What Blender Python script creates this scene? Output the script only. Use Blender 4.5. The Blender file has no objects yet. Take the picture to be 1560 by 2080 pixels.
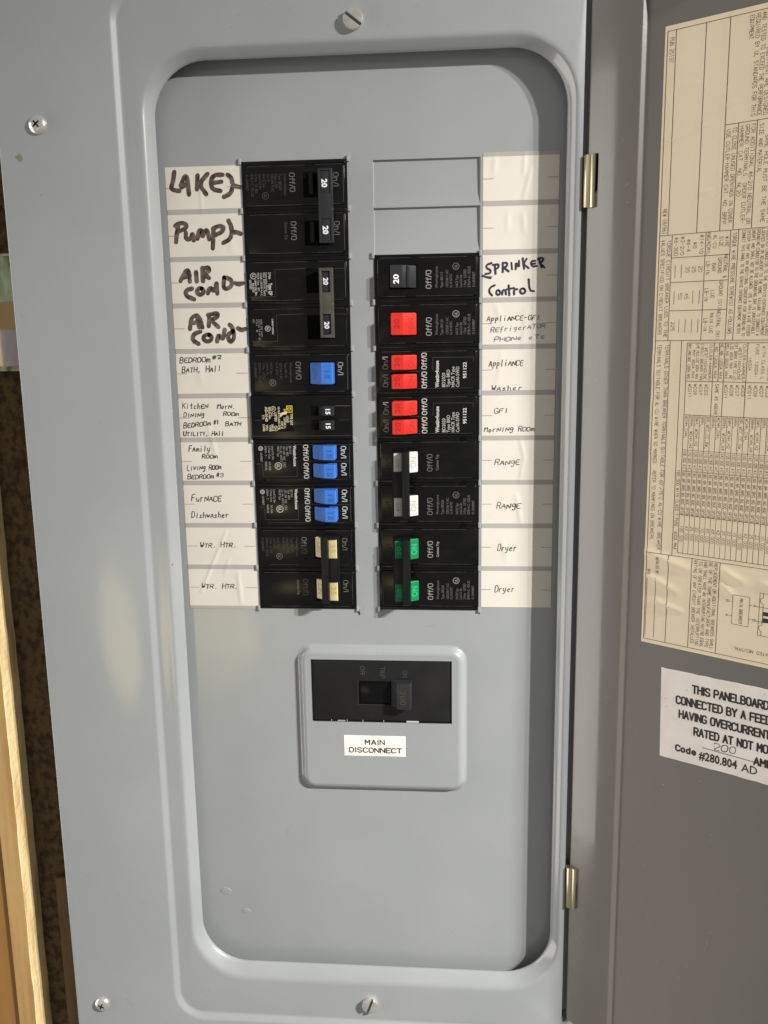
import bpy, math, random
from math import radians, sin, cos, pi
from mathutils import Vector, Matrix
random.seed(7)
scene = bpy.context.scene
COL = scene.collection
# ------------------------------------------------------------------ camera, world, lamps, exposure
MM = 0.001
cam_d = bpy.data.cameras.new('camera'); cam = bpy.data.objects.new('camera', cam_d); COL.objects.link(cam)
FOCAL = 32.2296
CAMR = ((0.996365, 0.015726, 0.08372), (0.000699, 0.981267, -0.192652), (-0.085181, 0.19201, 0.977689))   # rows: right, down, forward in (x, down, into the wall)
CAMC = (55.355, -34.121, -520.956)
cam_d.sensor_fit = 'VERTICAL'; cam_d.sensor_height = 36.0; cam_d.lens = FOCAL
cam_d.clip_start = 0.01; cam_d.clip_end = 50
rx, ry, rz = [Vector((r[0], r[2], -r[1])) for r in CAMR]
cam.matrix_world = Matrix(((rx.x, -ry.x, -rz.x, CAMC[0]*MM), (rx.y, -ry.y, -rz.y, CAMC[2]*MM), (rx.z, -ry.z, -rz.z, -CAMC[1]*MM), (0, 0, 0, 1)))
scene.camera = cam
scene.view_settings.view_transform = 'Standard'; scene.view_settings.look = 'None'
scene.view_settings.exposure = 0.12; scene.view_settings.gamma = 1.0
scene.view_settings.use_curve_mapping = False
scene.render.engine = 'CYCLES'
scene.cycles.max_bounces = 6
W = bpy.data.worlds.new('World'); scene.world = W; W.use_nodes = True
bg = W.node_tree.nodes['Background']
bg.inputs['Color'].default_value = (1.0, 0.955, 0.89, 1); bg.inputs['Strength'].default_value = 0.24
def aim(o, loc, target):
    o.location = loc; o.rotation_euler = (Vector(target) - Vector(loc)).to_track_quat('-Z', 'Y').to_euler()
def lamp(name, loc, watts, radius, color):
    l = bpy.data.lights.new(name, 'SPOT'); l.energy = watts; l.shadow_soft_size = radius; l.color = color
    l.spot_size = radians(100); l.spot_blend = 1.0
    o = bpy.data.objects.new(name, l); COL.objects.link(o); aim(o, loc, (0.1, 0.0, -1.2))
lamp('work_lamp_bulb', (1.08, -0.8, 0.63), 112, 0.016, (1.0, 0.97, 0.91))
lamp('work_lamp_bulb', (1.24, -0.8, 0.63), 112, 0.016, (1.0, 0.97, 0.91))
wl = bpy.data.lights.new('door_fill_light', 'AREA'); wl.shape = 'RECTANGLE'; wl.size = 1.3; wl.size_y = 2.8; wl.energy = 40; wl.color = (1.0, 0.95, 0.88)  # unseen soft fill added on the left to lift the door
wo = bpy.data.objects.new('door_fill_light', wl); COL.objects.link(wo); aim(wo, (-2.6, -0.5, -0.45), (0.25, -0.1, -0.1))
ROLL = -66
rl = bpy.data.lights.new('flange_glow_light', 'AREA'); rl.shape = 'ELLIPSE'; rl.size = 0.42; rl.size_y = 0.28; rl.energy = 0.72; rl.color = (1.0, 0.82, 0.36)  # unseen warm light added to make the glow on the left flange
ro = bpy.data.objects.new('flange_glow_light', rl); COL.objects.link(ro); aim(ro, (-0.72, -2.1, -0.82), (-0.16, 0.0, -0.13)); ro.rotation_euler.rotate_axis('Z', radians(ROLL))
# ------------------------------------------------------------------ materials
MATS = {}
def mat(name, col, rough=0.5, metal=0.0, spec=0.5, coat=0.0, bump=None, vary=None, bump2=None, smudge=None):
    """vary=(scale, amount, second colour): mottling of the surface colour"""
    m = bpy.data.materials.new(name); m.use_nodes = True
    nt = m.node_tree; b = nt.nodes['Principled BSDF']
    b.inputs['Base Color'].default_value = (*col, 1); b.inputs['Roughness'].default_value = rough
    b.inputs['Metallic'].default_value = metal; b.inputs['Specular IOR Level'].default_value = spec
    b.inputs['Coat Weight'].default_value = coat; b.inputs['Coat Roughness'].default_value = 0.08
    tc = nt.nodes.new('ShaderNodeTexCoord')
    if vary:
        sc, stretch, c2, lo, hi = vary
        mp = nt.nodes.new('ShaderNodeMapping'); mp.inputs['Scale'].default_value = stretch
        nz = nt.nodes.new('ShaderNodeTexNoise'); nz.inputs['Scale'].default_value = sc; nz.inputs['Detail'].default_value = 6
        rp = nt.nodes.new('ShaderNodeValToRGB'); rp.color_ramp.elements[0].position = lo; rp.color_ramp.elements[1].position = hi
        rp.color_ramp.elements[0].color = (*col, 1); rp.color_ramp.elements[1].color = (*c2, 1)
        nt.links.new(tc.outputs['Object'], mp.inputs['Vector']); nt.links.new(mp.outputs['Vector'], nz.inputs['Vector'])
        nt.links.new(nz.outputs['Fac'], rp.inputs['Fac']); nt.links.new(rp.outputs['Color'], b.inputs['Base Color'])
    if smudge:                                   # gloss dulled in patches by handling
        nz = nt.nodes.new('ShaderNodeTexNoise'); nz.inputs['Scale'].default_value = 16; nz.inputs['Detail'].default_value = 8; nz.inputs['Roughness'].default_value = 0.65
        mr = nt.nodes.new('ShaderNodeMapRange'); mr.inputs['From Min'].default_value = 0.42; mr.inputs['From Max'].default_value = 0.68
        mr.inputs['To Min'].default_value = smudge[0]; mr.inputs['To Max'].default_value = smudge[1]
        nt.links.new(tc.outputs['Object'], nz.inputs['Vector']); nt.links.new(nz.outputs['Fac'], mr.inputs['Value']); nt.links.new(mr.outputs['Result'], b.inputs['Coat Roughness'])
    last = None
    for bp in (bump, bump2):
        if bp:
            sc, dist = bp
            nz = nt.nodes.new('ShaderNodeTexNoise'); nz.inputs['Scale'].default_value = sc; nz.inputs['Detail'].default_value = 2
            bn = nt.nodes.new('ShaderNodeBump'); bn.inputs['Strength'].default_value = 1.0; bn.inputs['Distance'].default_value = dist
            nt.links.new(tc.outputs['Object'], nz.inputs['Vector']); nt.links.new(nz.outputs['Fac'], bn.inputs['Height'])
            if last: nt.links.new(last.outputs['Normal'], bn.inputs['Normal'])
            last = bn
    if last: nt.links.new(last.outputs['Normal'], b.inputs['Normal'])
    MATS[name] = m
    return m
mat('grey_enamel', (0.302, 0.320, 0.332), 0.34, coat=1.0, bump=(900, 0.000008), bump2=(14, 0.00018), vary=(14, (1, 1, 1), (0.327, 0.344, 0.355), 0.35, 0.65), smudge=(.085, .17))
mat('door_enamel_shaded', (0.160, 0.149, 0.136), 0.36, coat=.8, bump=(900, 0.000008), bump2=(12, 0.00018), smudge=(.07, .22), vary=(10, (1, 1, 1), (0.172, 0.160, 0.146), 0.35, 0.65))  # cover's enamel darkened: the door's shade is put into the colour
mat('black_plastic', (0.0016, 0.0016, 0.002), 0.22, spec=0.42, bump=(700, 0.00001), vary=(60, (1, 1, 3), (0.005, 0.0048, 0.0048), 0.45, 0.8))
mat('black_gloss', (0.004, 0.004, 0.0045), 0.2, spec=0.2)
mat('cavity_shade', (0.002, 0.002, 0.002), 0.9, spec=0.1)  # flat black for openings: the shade inside them is put into the colour
mat('charcoal_plastic', (0.024, 0.024, 0.028), 0.33, spec=0.4, bump=(500, 0.00004))
mat('taupe_plastic', (0.055, 0.052, 0.041), 0.4, vary=(120, (1, 1, 1), (0.08, 0.076, 0.06), 0.4, 0.7))
mat('blue_plastic', (0.045, 0.19, 0.68), 0.32, bump=(400, 0.00003), vary=(160, (1, 1, 1), (0.05, 0.16, 0.52), 0.5, 0.8))
mat('red_plastic', (0.60, 0.025, 0.016), 0.3, bump=(400, 0.00003), vary=(160, (1, 1, 1), (0.44, 0.022, 0.016), 0.5, 0.8))
mat('cream_plastic', (0.76, 0.66, 0.33), 0.38, vary=(90, (1, 1, 1), (0.66, 0.56, 0.27), 0.4, 0.8))
mat('white_plastic', (0.6, 0.6, 0.57), 0.35)
mat('green_plastic', (0.0, 0.20, 0.07), 0.3, vary=(160, (1, 1, 1), (0.004, 0.18, 0.065), 0.5, 0.8))
mat('ink_white', (0.50, 0.50, 0.48), 0.5); mat('ink_pale', (0.30, 0.29, 0.28), 0.5)
mat('ink_grey', (0.13, 0.125, 0.12), 0.5); mat('ink_dim', (0.05, 0.048, 0.046), 0.5); mat('ink_faint', (0.022, 0.021, 0.022), 0.3)
mat('ink_bright', (0.85, 0.87, 0.9), 0.5); mat('ink_yellow', (0.62, 0.52, 0.02), 0.5); mat('ink_cream', (0.62, 0.55, 0.36), 0.5)
mat('paper_white', (0.70, 0.66, 0.60), 0.45, vary=(40, (1, 1, 1), (0.67, 0.625, 0.56), 0.4, 0.7))
mat('bar_grey', (0.40, 0.38, 0.355), 0.45); mat('tick_grey', (0.25, 0.24, 0.22), 0.6)
mat('paper_cream', (0.93, 0.79, 0.58), 0.5, vary=(30, (1, 1, 1), (0.89, 0.75, 0.55), 0.35, 0.7))
mat('sticker_white', (0.94, 0.87, 0.83), 0.5, vary=(60, (1, 1, 1), (0.84, 0.77, 0.73), 0.4, 0.7))
mat('print_brown', (0.075, 0.052, 0.032), 0.6); mat('print_black', (0.02, 0.018, 0.018), 0.6)
mat('marker_brown', (0.03, 0.02, 0.018), 0.6, vary=(300, (1, 1, 1), (0.17, 0.12, 0.10), 0.36, 0.68))
mat('marker_navy', (0.018, 0.012, 0.03), 0.6, vary=(300, (1, 1, 1), (0.05, 0.04, 0.085), 0.45, 0.8))
mat('pen_black', (0.035, 0.03, 0.03), 0.6, vary=(300, (1, 1, 1), (0.10, 0.09, 0.085), 0.45, 0.75)); mat('pen_blue', (0.13, 0.13, 0.20), 0.6, vary=(300, (1, 1, 1), (0.26, 0.26, 0.33), 0.45, 0.75))
mat('zinc_bright', (0.72, 0.71, 0.69), 0.3, metal=.7, vary=(300, (1, 1, 1), (0.58, 0.56, 0.52), 0.4, 0.7))
mat('brass_zinc', (0.66, 0.59, 0.42), 0.3, metal=.9, vary=(200, (1, 1, 0.1), (0.48, 0.42, 0.29), 0.35, 0.7))
mat('zinc_chromate', (0.62, 0.74, 0.52), 0.25, metal=.9, vary=(70, (1.6, 1, .5), (0.20, 0.19, 0.07), 0.38, 0.6))  # olive mottling puts uneven metal reflections into the colour
mat('zinc_lilac', (0.58, 0.56, 0.58), 0.3, metal=.9, vary=(90, (1, 1, .6), (0.50, 0.44, 0.50), 0.4, 0.62))
mat('tan_tape', (0.42, 0.28, 0.13), 0.5, vary=(60, (1, 1, 1), (0.36, 0.25, 0.12), 0.4, 0.7))
mat('hardboard', (0.105, 0.067, 0.031), 0.8, vary=(230, (1, 1, 0.8), (0.035, 0.02, 0.009), 0.43, 0.62), bump=(300, 0.002))
mat('dark_lath', (0.16, 0.10, 0.05), 0.7, vary=(40, (6, 1, 0.5), (0.11, 0.07, 0.035), 0.4, 0.7))
mat('pine_cut', (0.80, 0.62, 0.33), 0.6, vary=(55, (2.4, 2.4, 0.3), (0.50, 0.31, 0.12), 0.5, 0.7), bump=(190, 0.0011))
mat('pine_aged', (0.47, 0.30, 0.12), 0.6, vary=(50, (3, 3, 0.15), (0.37, 0.19, 0.06), 0.4, 0.7), bump=(90, 0.0004))
mat('pine_dark', (0.30, 0.15, 0.035), 0.6, vary=(50, (3, 3, 0.15), (0.24, 0.115, 0.028), 0.4, 0.7))
mat('glue', (0.325, 0.33, 0.31), 0.06); mat('grime', (0.22, 0.20, 0.16), 0.5)
mat('tie_black', (0.007, 0.007, 0.008), 0.34, spec=0.35, bump=(500, 0.00003))
mat('scuff_light', (0.40, 0.41, 0.41), 0.4); mat('scuff_dark', (0.20, 0.20, 0.19), 0.5)
mat('switch_black', (0.009, 0.0092, 0.010), 0.42, spec=0.35, bump=(600, 0.00004), vary=(50, (1, 1, 1), (0.015, 0.015, 0.016), 0.4, 0.75))
# ------------------------------------------------------------------ geometry helpers
# every builder works in millimetres with (x right, z up, d out towards the viewer)
class MB:
    def __init__(s): s.v = []; s.f = []; s.m = []; s.names = []
    def mi(s, name):
        if name not in s.names: s.names.append(name)
        return s.names.index(name)
    def add(s, verts, faces, m):
        o = len(s.v); k = s.mi(m)
        s.v += [tuple(p) for p in verts]
        s.f += [tuple(i + o for i in f) for f in faces]; s.m += [k] * len(faces)
    def extend(s, o, dx=0, dz=0, dd=0):
        off = len(s.v); s.v += [(p[0] + dx, p[1] + dz, p[2] + dd) for p in o.v]
        s.f += [tuple(i + off for i in f) for f in o.f]; s.m += [s.mi(o.names[k]) for k in o.m]
    def loft(s, rings, m, cap=False, closed=True):
        n = len(rings[0]); v = [p for r in rings for p in r]; f = []
        for a in range(len(rings) - 1):
            for i in range(n if closed else n - 1):
                j = (i + 1) % n
                f.append((a * n + i, a * n + j, (a + 1) * n + j, (a + 1) * n + i))
        if cap: f.append(tuple((len(rings) - 1) * n + i for i in range(n)))
        s.add(v, f, m)
    def slab(s, pts, d0, d1, m, b=0.4, seg=2):
        """prism with outline pts (x, z), from depth d0 to d1, front edge rounded by b"""
        rings = [[(x, z, d0) for x, z in pts]]
        for k in range(seg + 1):
            a = pi / 2 * k / seg if b > 0 else 0
            ins = b * (1 - cos(a)); dd = d1 - b + b * sin(a)
            rings.append([(x, z, dd) for x, z in inset(pts, ins)])
            if b <= 0: rings[-1] = [(x, z, d1) for x, z in pts]; break
        s.loft(rings, m, cap=True)
    def box(s, x0, x1, z0, z1, d0, d1, m, b=0.4, r=0.0):
        s.slab(rrect(x0, x1, z0, z1, r, 3) if r > 0 else [(x0, z0), (x1, z0), (x1, z1), (x0, z1)], d0, d1, m, b)
    def quad(s, x0, x1, z0, z1, d, m): s.add([(x0, z0, d), (x1, z0, d), (x1, z1, d), (x0, z1, d)], [(0, 1, 2, 3)], m)
    def wedge(s, prof, z0, z1, m, b=0.35):
        """profile (x, d) swept along z, with slightly pinched ends"""
        c = [sum(p[i] for p in prof) / len(prof) for i in (0, 1)]
        def sh(k): return [(c[0] + (p[0] - c[0]) * k, c[1] + (p[1] - c[1]) * k) for p in prof]
        rs = [[(x, z0, d) for x, d in sh(0.93)], [(x, z0 + b, d) for x, d in prof], [(x, z1 - b, d) for x, d in prof], [(x, z1, d) for x, d in sh(0.93)]]
        s.loft(rs, m); n = len(prof); o = len(s.v) - 4 * n; k = s.mi(m)
        s.f += [tuple(o + i for i in range(n)), tuple(o + 3 * n + i for i in reversed(range(n)))]; s.m += [k, k]
    def build(s, name, parent=None, loc=(0, 0, 0), smooth=38):
        me = bpy.data.meshes.new(name)
        me.from_pydata([(p[0] * MM, -p[2] * MM, p[1] * MM) for p in s.v], [], s.f)
        for n in s.names: me.materials.append(MATS[n])
        me.polygons.foreach_set('material_index', s.m)
        import bmesh
        bm = bmesh.new(); bm.from_mesh(me)
        if len(bm.faces) < 60000 and smooth: bmesh.ops.recalc_face_normals(bm, faces=[f for f in bm.faces])
        bm.to_mesh(me); bm.free()
        if smooth: me.shade_smooth(); me.set_sharp_from_angle(angle=radians(smooth))
        o = bpy.data.objects.new(name, me); COL.objects.link(o)
        o.location = P(loc)
        if parent: o.parent = parent
        return o
def P(p): return Vector((p[0] * MM, -p[2] * MM, p[1] * MM))
def inset(pts, k):
    if k == 0: return list(pts)
    n = len(pts); out = []
    area = sum(pts[i][0] * pts[(i + 1) % n][1] - pts[(i + 1) % n][0] * pts[i][1] for i in range(n))
    sg = 1 if area > 0 else -1
    for i in range(n):
        a, b, c = Vector(pts[i - 1]), Vector(pts[i]), Vector(pts[(i + 1) % n])
        e1 = (b - a).normalized(); e2 = (c - b).normalized()
        n1 = Vector((-e1.y, e1.x)) * sg; n2 = Vector((-e2.y, e2.x)) * sg
        q = n1 + n2; q = q / max(0.3, q.dot(n1))
        out.append(tuple(b + q * k))
    return out
def rrect(x0, x1, z0, z1, r, n=8):
    out = []
    for cx, cz, a0 in ((x1 - r, z0 + r, -90), (x1 - r, z1 - r, 0), (x0 + r, z1 - r, 90), (x0 + r, z0 + r, 180)):
        for i in range(n + 1):
            a = radians(a0 + 90 * i / n); out.append((cx + r * cos(a), cz + r * sin(a)))
    return out
def circle(cx, cz, r, n=24): return [(cx + r * cos(2 * pi * i / n), cz + r * sin(2 * pi * i / n)) for i in range(n)]
def empty(name, loc, rot=0.0):
    o = bpy.data.objects.new(name, None); o.empty_display_size = 0.01; COL.objects.link(o); o.location = P(loc); o.rotation_euler = (0, rot, 0)
    return o
def tag(o, label=None, cat=None, group=None, kind=None):
    for k, v in (('label', label), ('category', cat), ('group', group), ('kind', kind)):
        if v: o[k] = v
    return o
def copy_tree(o, parent=None):
    c = o.copy(); COL.objects.link(c)
    if parent: c.parent = parent
    for ch in [q for q in bpy.data.objects if q.parent == o]: copy_tree(ch, c)
    return c
# ---- lettering --------------------------------------------------
_FC = {}
def font_mesh(txt, bold=0.0):
    if (txt, bold) not in _FC:
        cu = bpy.data.curves.new('lettering', 'FONT'); cu.body = txt; cu.size = 1.0; cu.resolution_u = 2; cu.offset = bold; cu.fill_mode = 'FRONT'
        ob = bpy.data.objects.new('lettering', cu); COL.objects.link(ob)
        dg = bpy.context.evaluated_depsgraph_get(); me = bpy.data.meshes.new_from_object(ob.evaluated_get(dg))
        vs = [(v.co.x, v.co.y) for v in me.vertices]; fs = [tuple(p.vertices) for p in me.polygons]
        bpy.data.objects.remove(ob); bpy.data.curves.remove(cu); bpy.data.meshes.remove(me)
        _FC[(txt, bold)] = (vs, fs)
    return _FC[(txt, bold)]
CAP = 0.70                                   # cap height of the built-in font per unit size
ZERO = lambda x, z: 0.0
def text(mb, txt, x, z, cap, m, ang=0, width=None, d=0.0, bold=0.0, squeeze=1.0, align='L', surf=ZERO):
    """printed text whose baseline starts at (x, z); ang turns it in the plane (-90 reads downwards)"""
    vs, fs = font_mesh(txt, bold)
    if not vs: return
    sc = cap / CAP; x1 = max(p[0] for p in vs); sx = sc * squeeze
    if width: sx = width / x1
    sh = {'L': 0, 'C': x1 * sx / 2, 'R': x1 * sx}[align]
    a = radians(ang); ca, sa = cos(a), sin(a); out = []
    for px, py in vs:
        u = px * sx - sh; v = py * sc; X = x + u * ca - v * sa; Z = z + u * sa + v * ca
        out.append((X, Z, d + surf(X, Z)))
    mb.add(out, fs, m)
GL = {  # single-stroke capitals on a 4 x 6 grid
'A':'0,0 2,6 4,0|.7,2 3.3,2','B':'0,0 0,6 2.8,6 3.6,5.2 3.6,3.8 2.8,3.1 0,3.1|2.8,3.1 4,2.3 4,.8 3,0 0,0','C':'4,5 3,6 1,6 0,5 0,1 1,0 3,0 4,1','D':'0,0 0,6 2.5,6 4,4.5 4,1.5 2.5,0 0,0',
'E':'4,6 0,6 0,0 4,0|0,3.1 3,3.1','F':'4,6 0,6 0,0|0,3.1 3,3.1','G':'4,5 3,6 1,6 0,5 0,1 1,0 3,0 4,1 4,2.8 2.4,2.8','H':'0,0 0,6|4,0 4,6|0,3.1 4,3.1','I':'2,0 2,6','J':'3.6,6 3.6,1 2.7,0 1,0 0,1',
'K':'0,0 0,6|4,6 0,2.4|1.4,3.6 4,0','L':'0,6 0,0 3.8,0','M':'0,0 0,6 2,2.5 4,6 4,0','N':'0,0 0,6 4,0 4,6','O':'1,0 0,1 0,5 1,6 3,6 4,5 4,1 3,0 1,0','P':'0,0 0,6 3,6 4,5.2 4,3.6 3,2.8 0,2.8','Q':'1,0 0,1 0,5 1,6 3,6 4,5 4,1 3,0 1,0|2.5,1.5 4,-.3',
'R':'0,0 0,6 3,6 4,5.2 4,3.7 3,3 0,3|2,3 4,0','S':'4,5 3,6 1,6 0,5 0,4 1,3.2 3,2.8 4,2 4,1 3,0 1,0 0,1','T':'2,0 2,6|0,6 4,6','U':'0,6 0,1 1,0 3,0 4,1 4,6','V':'0,6 2,0 4,6','W':'0,6 1,0 2,4 3,0 4,6','X':'0,0 4,6|0,6 4,0','Y':'0,6 2,3 4,6|2,3 2,0','Z':'0,6 4,6 0,0 4,0',
'0':'1,0 0,1.2 0,4.8 1,6 3,6 4,4.8 4,1.2 3,0 1,0','1':'1,5 2.2,6 2.2,0','2':'0,5 1,6 3,6 4,5 4,3.8 0,0 4,0','3':'0,5 1,6 3,6 4,5 4,4 3,3.2 1.6,3.2|3,3.2 4,2.2 4,1 3,0 1,0 0,1','4':'3,0 3,6 0,1.8 4,1.8','5':'4,6 .4,6 0,3.2 1,3.8 3,3.8 4,2.8 4,1 3,0 1,0 0,.8','6':'3.6,6 1.6,5 .3,3 0,1.5 1,0 3,0 4,1 4,2.5 3,3.5 1,3.5 0,2','7':'0,6 4,6 1.4,0','8':'1,3.2 0,4 0,5.2 1,6 3,6 4,5.2 4,4 3,3.2 1,3.2 0,2.3 0,1 1,0 3,0 4,1 4,2.3 3,3.2','9':'.4,0 2.4,1 3.7,3 4,4.5 3,6 1,6 0,5 0,3.5 1,2.5 3,2.5 4,4',
'-':'.5,3 3.5,3','.':'1.8,0 2.2,.3','/':'0,-.5 4,6.5','#':'1,0 1.6,6|2.6,0 3.2,6|0,2 4,2|.2,4 4,4','&':'4,0 .8,4.4 1,5.6 2,6 2.8,5.2 .2,2 .2,.8 1.2,0 2.4,.2 4,2.4',',':'2,.4 1.4,-1','(':'2.8,7 1.5,5 1.5,1 2.8,-1',')':'1.2,7 2.5,5 2.5,1 1.2,-1',':':'2,.6 2.2,1|2,3.6 2.2,4','_':'0,-.6 4,-.6','*':'1.6,2.6 2.4,2.6 2.4,3.4 1.6,3.4 1.6,2.6|2,2.8 2,3.2','\'':'1,5 1,6 2,6 2,5 1,5',
'i':'1.6,0 1.6,3.4|1.6,5 1.7,5.3','l':'1.6,0 1.6,6','y':'0,3.6 .4,1 2,.6 3,1.4|3.2,3.8 2.8,0 1.4,-2 0,-1.6','r':'.6,0 .6,3.4|.6,2.2 1.6,3.4 3,3.4','h':'.4,0 .4,6|.4,2.4 1.6,3.4 3,3 3.2,0','e':'.2,1.8 3,2.2 2.6,3.4 1,3.4 .2,1.8 .6,.2 3,.4','c':'3.2,3 1.6,3.4 .4,2 1,.2 3.2,.4','t':'1.6,6 1.6,.6 2.8,.2|.2,4 3.4,4.2','n':'.3,0 .3,3.2 2,3.4 3,2.6 3,0','p':'.4,-2.2 .6,3.4|.5,2.4 2,3.6 3.4,2.6 3,.8 .6,.6','m':'0,0 .2,3.4 1.6,3.4 1.8,.4|1.8,2.6 3,3.6 3.8,2.6 4,0','q':'3.8,4 1.4,4.6 .2,3 1,1.6 3.2,2 3.9,4 3.2,-1.6 1.4,-2 .8,-1','f':'3.2,5.6 2,6 1.2,4.8 1.2,-.6|.2,3 2.6,3','s':'3,3 1.4,3.4 .8,2.4 2.8,1.2 2.2,.1 .4,.4','k':'.4,0 .4,6|3,3.6 .6,1.8 3.2,0','w':'0,3.4 .8,.2 1.8,2.6 2.8,.2 3.8,3.4','g':'3,3.2 1,3.4 .3,1.8 1.4,.4 3,1.4 3,3.4 2.6,-1.6 .8,-1.8','o':'1,0 .2,1.4 .8,3.2 2.4,3.4 3.2,2 2.4,.2 1,0','a':'3,3.2 1,3.4 .2,1.6 1,.2 2.6,.8 3,3.2 3.2,.2','d':'3,3 1,3.2 .2,1.4 1.2,.1 3,1 3,6 3.2,0','u':'.3,3.4 .4,.6 1.6,.1 3,1.2 3,3.4 3.2,0','b':'.4,6 .4,.2 2,0 3.2,1.4 2.4,3.2 .4,2.6'}
def strokes_of(ch):
    g = GL.get(ch) or GL.get(ch.upper())
    return [[tuple(float(c) for c in p.split(',')) for p in st.split()] for st in g.split('|')] if g else []
def chaikin(pts, n=1):
    for _ in range(n):
        if len(pts) < 3: return pts
        out = [pts[0]]
        for a, b in zip(pts, pts[1:]):
            out += [(a[0] * .75 + b[0] * .25, a[1] * .75 + b[1] * .25), (a[0] * .25 + b[0] * .75, a[1] * .25 + b[1] * .75)]
        pts = out + [pts[-1]]
    return pts
_zz = [0]
def ribbon(mb, pts, w, m, d=0.05, surf=ZERO, vary=0.0):
    """one pen stroke: a flat band of width w along pts with round ends, lying on the surface"""
    for i in range(1, len(pts) - 1):              # a sharp turn is two strokes meeting
        e, f = (pts[i][0] - pts[i - 1][0], pts[i][1] - pts[i - 1][1]), (pts[i + 1][0] - pts[i][0], pts[i + 1][1] - pts[i][1])
        le, lf = math.hypot(*e), math.hypot(*f)
        if le > 1e-9 and lf > 1e-9 and (e[0] * f[0] + e[1] * f[1]) / (le * lf) < 0.55:
            ribbon(mb, pts[:i + 1], w, m, d, surf, vary); ribbon(mb, pts[i:], w, m, d, surf, vary); return
    fine = [pts[0]]
    for a, b in zip(pts, pts[1:]):
        L = math.hypot(b[0] - a[0], b[1] - a[1]); k = max(1, int(L / 2.0))
        fine += [(a[0] + (b[0] - a[0]) * i / k, a[1] + (b[1] - a[1]) * i / k) for i in range(1, k + 1)]
    _zz[0] = (_zz[0] + 1) % 23; dd = d + _zz[0] * 0.004
    n = len(fine); L, R = [], []
    for i in range(n):
        a = fine[max(0, i - 1)]; b = fine[min(n - 1, i + 1)]
        tx, tz = b[0] - a[0], b[1] - a[1]; q = math.hypot(tx, tz) or 1; tx /= q; tz /= q
        h = w / 2 * (1 + (random.uniform(-vary, vary) if vary else 0)); x, z = fine[i]
        L.append((x - tz * h, z + tx * h)); R.append((x + tz * h, z - tx * h))
    def cap(c, a, b):
        a0 = math.atan2(a[1] - c[1], a[0] - c[0]); return [(c[0] + w / 2 * cos(a0 - pi * k / 4), c[1] + w / 2 * sin(a0 - pi * k / 4)) for k in (1, 2, 3)]
    e0 = cap(fine[0], R[0], L[0]); e1 = cap(fine[-1], L[-1], R[-1])
    vs = L + R + e0 + e1; fs = [(i, i + 1, n + i + 1, n + i) for i in range(n - 1)]
    big = w > 0.3
    fs += [(n, 2 * n, 2 * n + 1, 2 * n + 2, 0)] if big else []
    fs += [(n - 1, 2 * n + 3, 2 * n + 4, 2 * n + 5, 2 * n - 1)] if big else []
    if not big: vs = L + R
    mb.add([(x, z, dd + surf(x, z)) for x, z in vs], fs, m)
def cad(mb, txt, s, z0, cap, m='print_brown', z1=None, w=0.16, pitch=None, d=0.05, surf=ZERO, ang=-90):
    """plotter lettering; with ang=-90 it reads down from z0 (to z1 when given), baseline at s"""
    n = len(txt); k = cap / 6.0; adv = 5.6 * k
    if z1 is not None: adv = abs(z0 - z1) / (n - 0.28)
    kx = adv / 5.6; a = radians(ang); ca, sa = round(cos(a), 6), round(sin(a), 6)
    for i, ch in enumerate(txt):
        if ch == ' ': continue
        for st in strokes_of(ch):
            pts = []
            for px, py in st:
                u = i * adv + px * kx; v = py * k; pts.append((s + u * ca - v * sa, z0 + u * sa + v * ca))
            ribbon(mb, pts, w, m, d, surf)
def hand(mb, txt, x0, z0, x1, z1, cap, m, w=0.34, surf=ZERO):
    """ball-pen handwriting fitted between two baseline ends, with an unsteady hand"""
    n = len(txt); adv = (x1 - x0) / (n - 0.15); k = cap / 6.0; slant = 0.12; first = True
    for i, ch in enumerate(txt):
        if ch == ' ': first = True; continue
        big = first or not ch.isalpha(); sc = 1.0 if big or ch in 'lhkt' else 0.78
        if ch.islower(): sc = 0.95
        first = False; t = i / max(1, n - 1); bz = z0 + (z1 - z0) * t + random.uniform(-.05, .05) * cap
        kx = adv / 5.3 * random.uniform(.92, 1.06)
        for st in strokes_of(ch):
            pts = [(x0 + i * adv + (px + random.uniform(-.16, .16)) * kx + py * k * slant, bz + (py + random.uniform(-.16, .16)) * k * sc) for px, py in st]
            ribbon(mb, chaikin(pts, 1), w * random.uniform(.85, 1.15), m, 0.24, surf, .18)
ROUND = set('OCGSQUJ0235689no')
PR = {'n': '0,0 0,4.2|0,2.8 .9,4.1 2.4,4.2 3,3.4 3,0', 'f': '3,5.9 2.2,6 1.3,5.2 1.3,0|.2,4 2.8,4', 'o': '1,0 .1,1 .1,3.2 1,4.2 2.4,4.2 3.3,3.2 3.3,1 2.4,0 1,0', 'd': '3.1,6 3.1,0|3.1,1 2.2,0 .9,0 .1,1 .1,3.2 .9,4.2 2.2,4.2 3.1,3.2', 'e': '.1,2.2 3.2,2.2 3.1,3.4 2.3,4.2 1,4.2 .1,3.2 .1,1 1,0 2.4,0 3.1,.7', 'I': '.5,0 .5,6', '/': '0,-.2 2.6,6.2', 'i': '.5,0 .5,4.2|.5,5.6 .5,6', '1': '.6,4.9 1.8,6 1.8,0', ' ': ''}
ADV = {'I': 2.3, '/': 3.6, 'f': 3.9, 'n': 4.6, 'M': 5.8, 'W': 5.9, 'i': 2.2, '1': 4.2, ' ': 3.2, 'L': 4.8, 'E': 5.0, 'F': 4.9}
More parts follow.
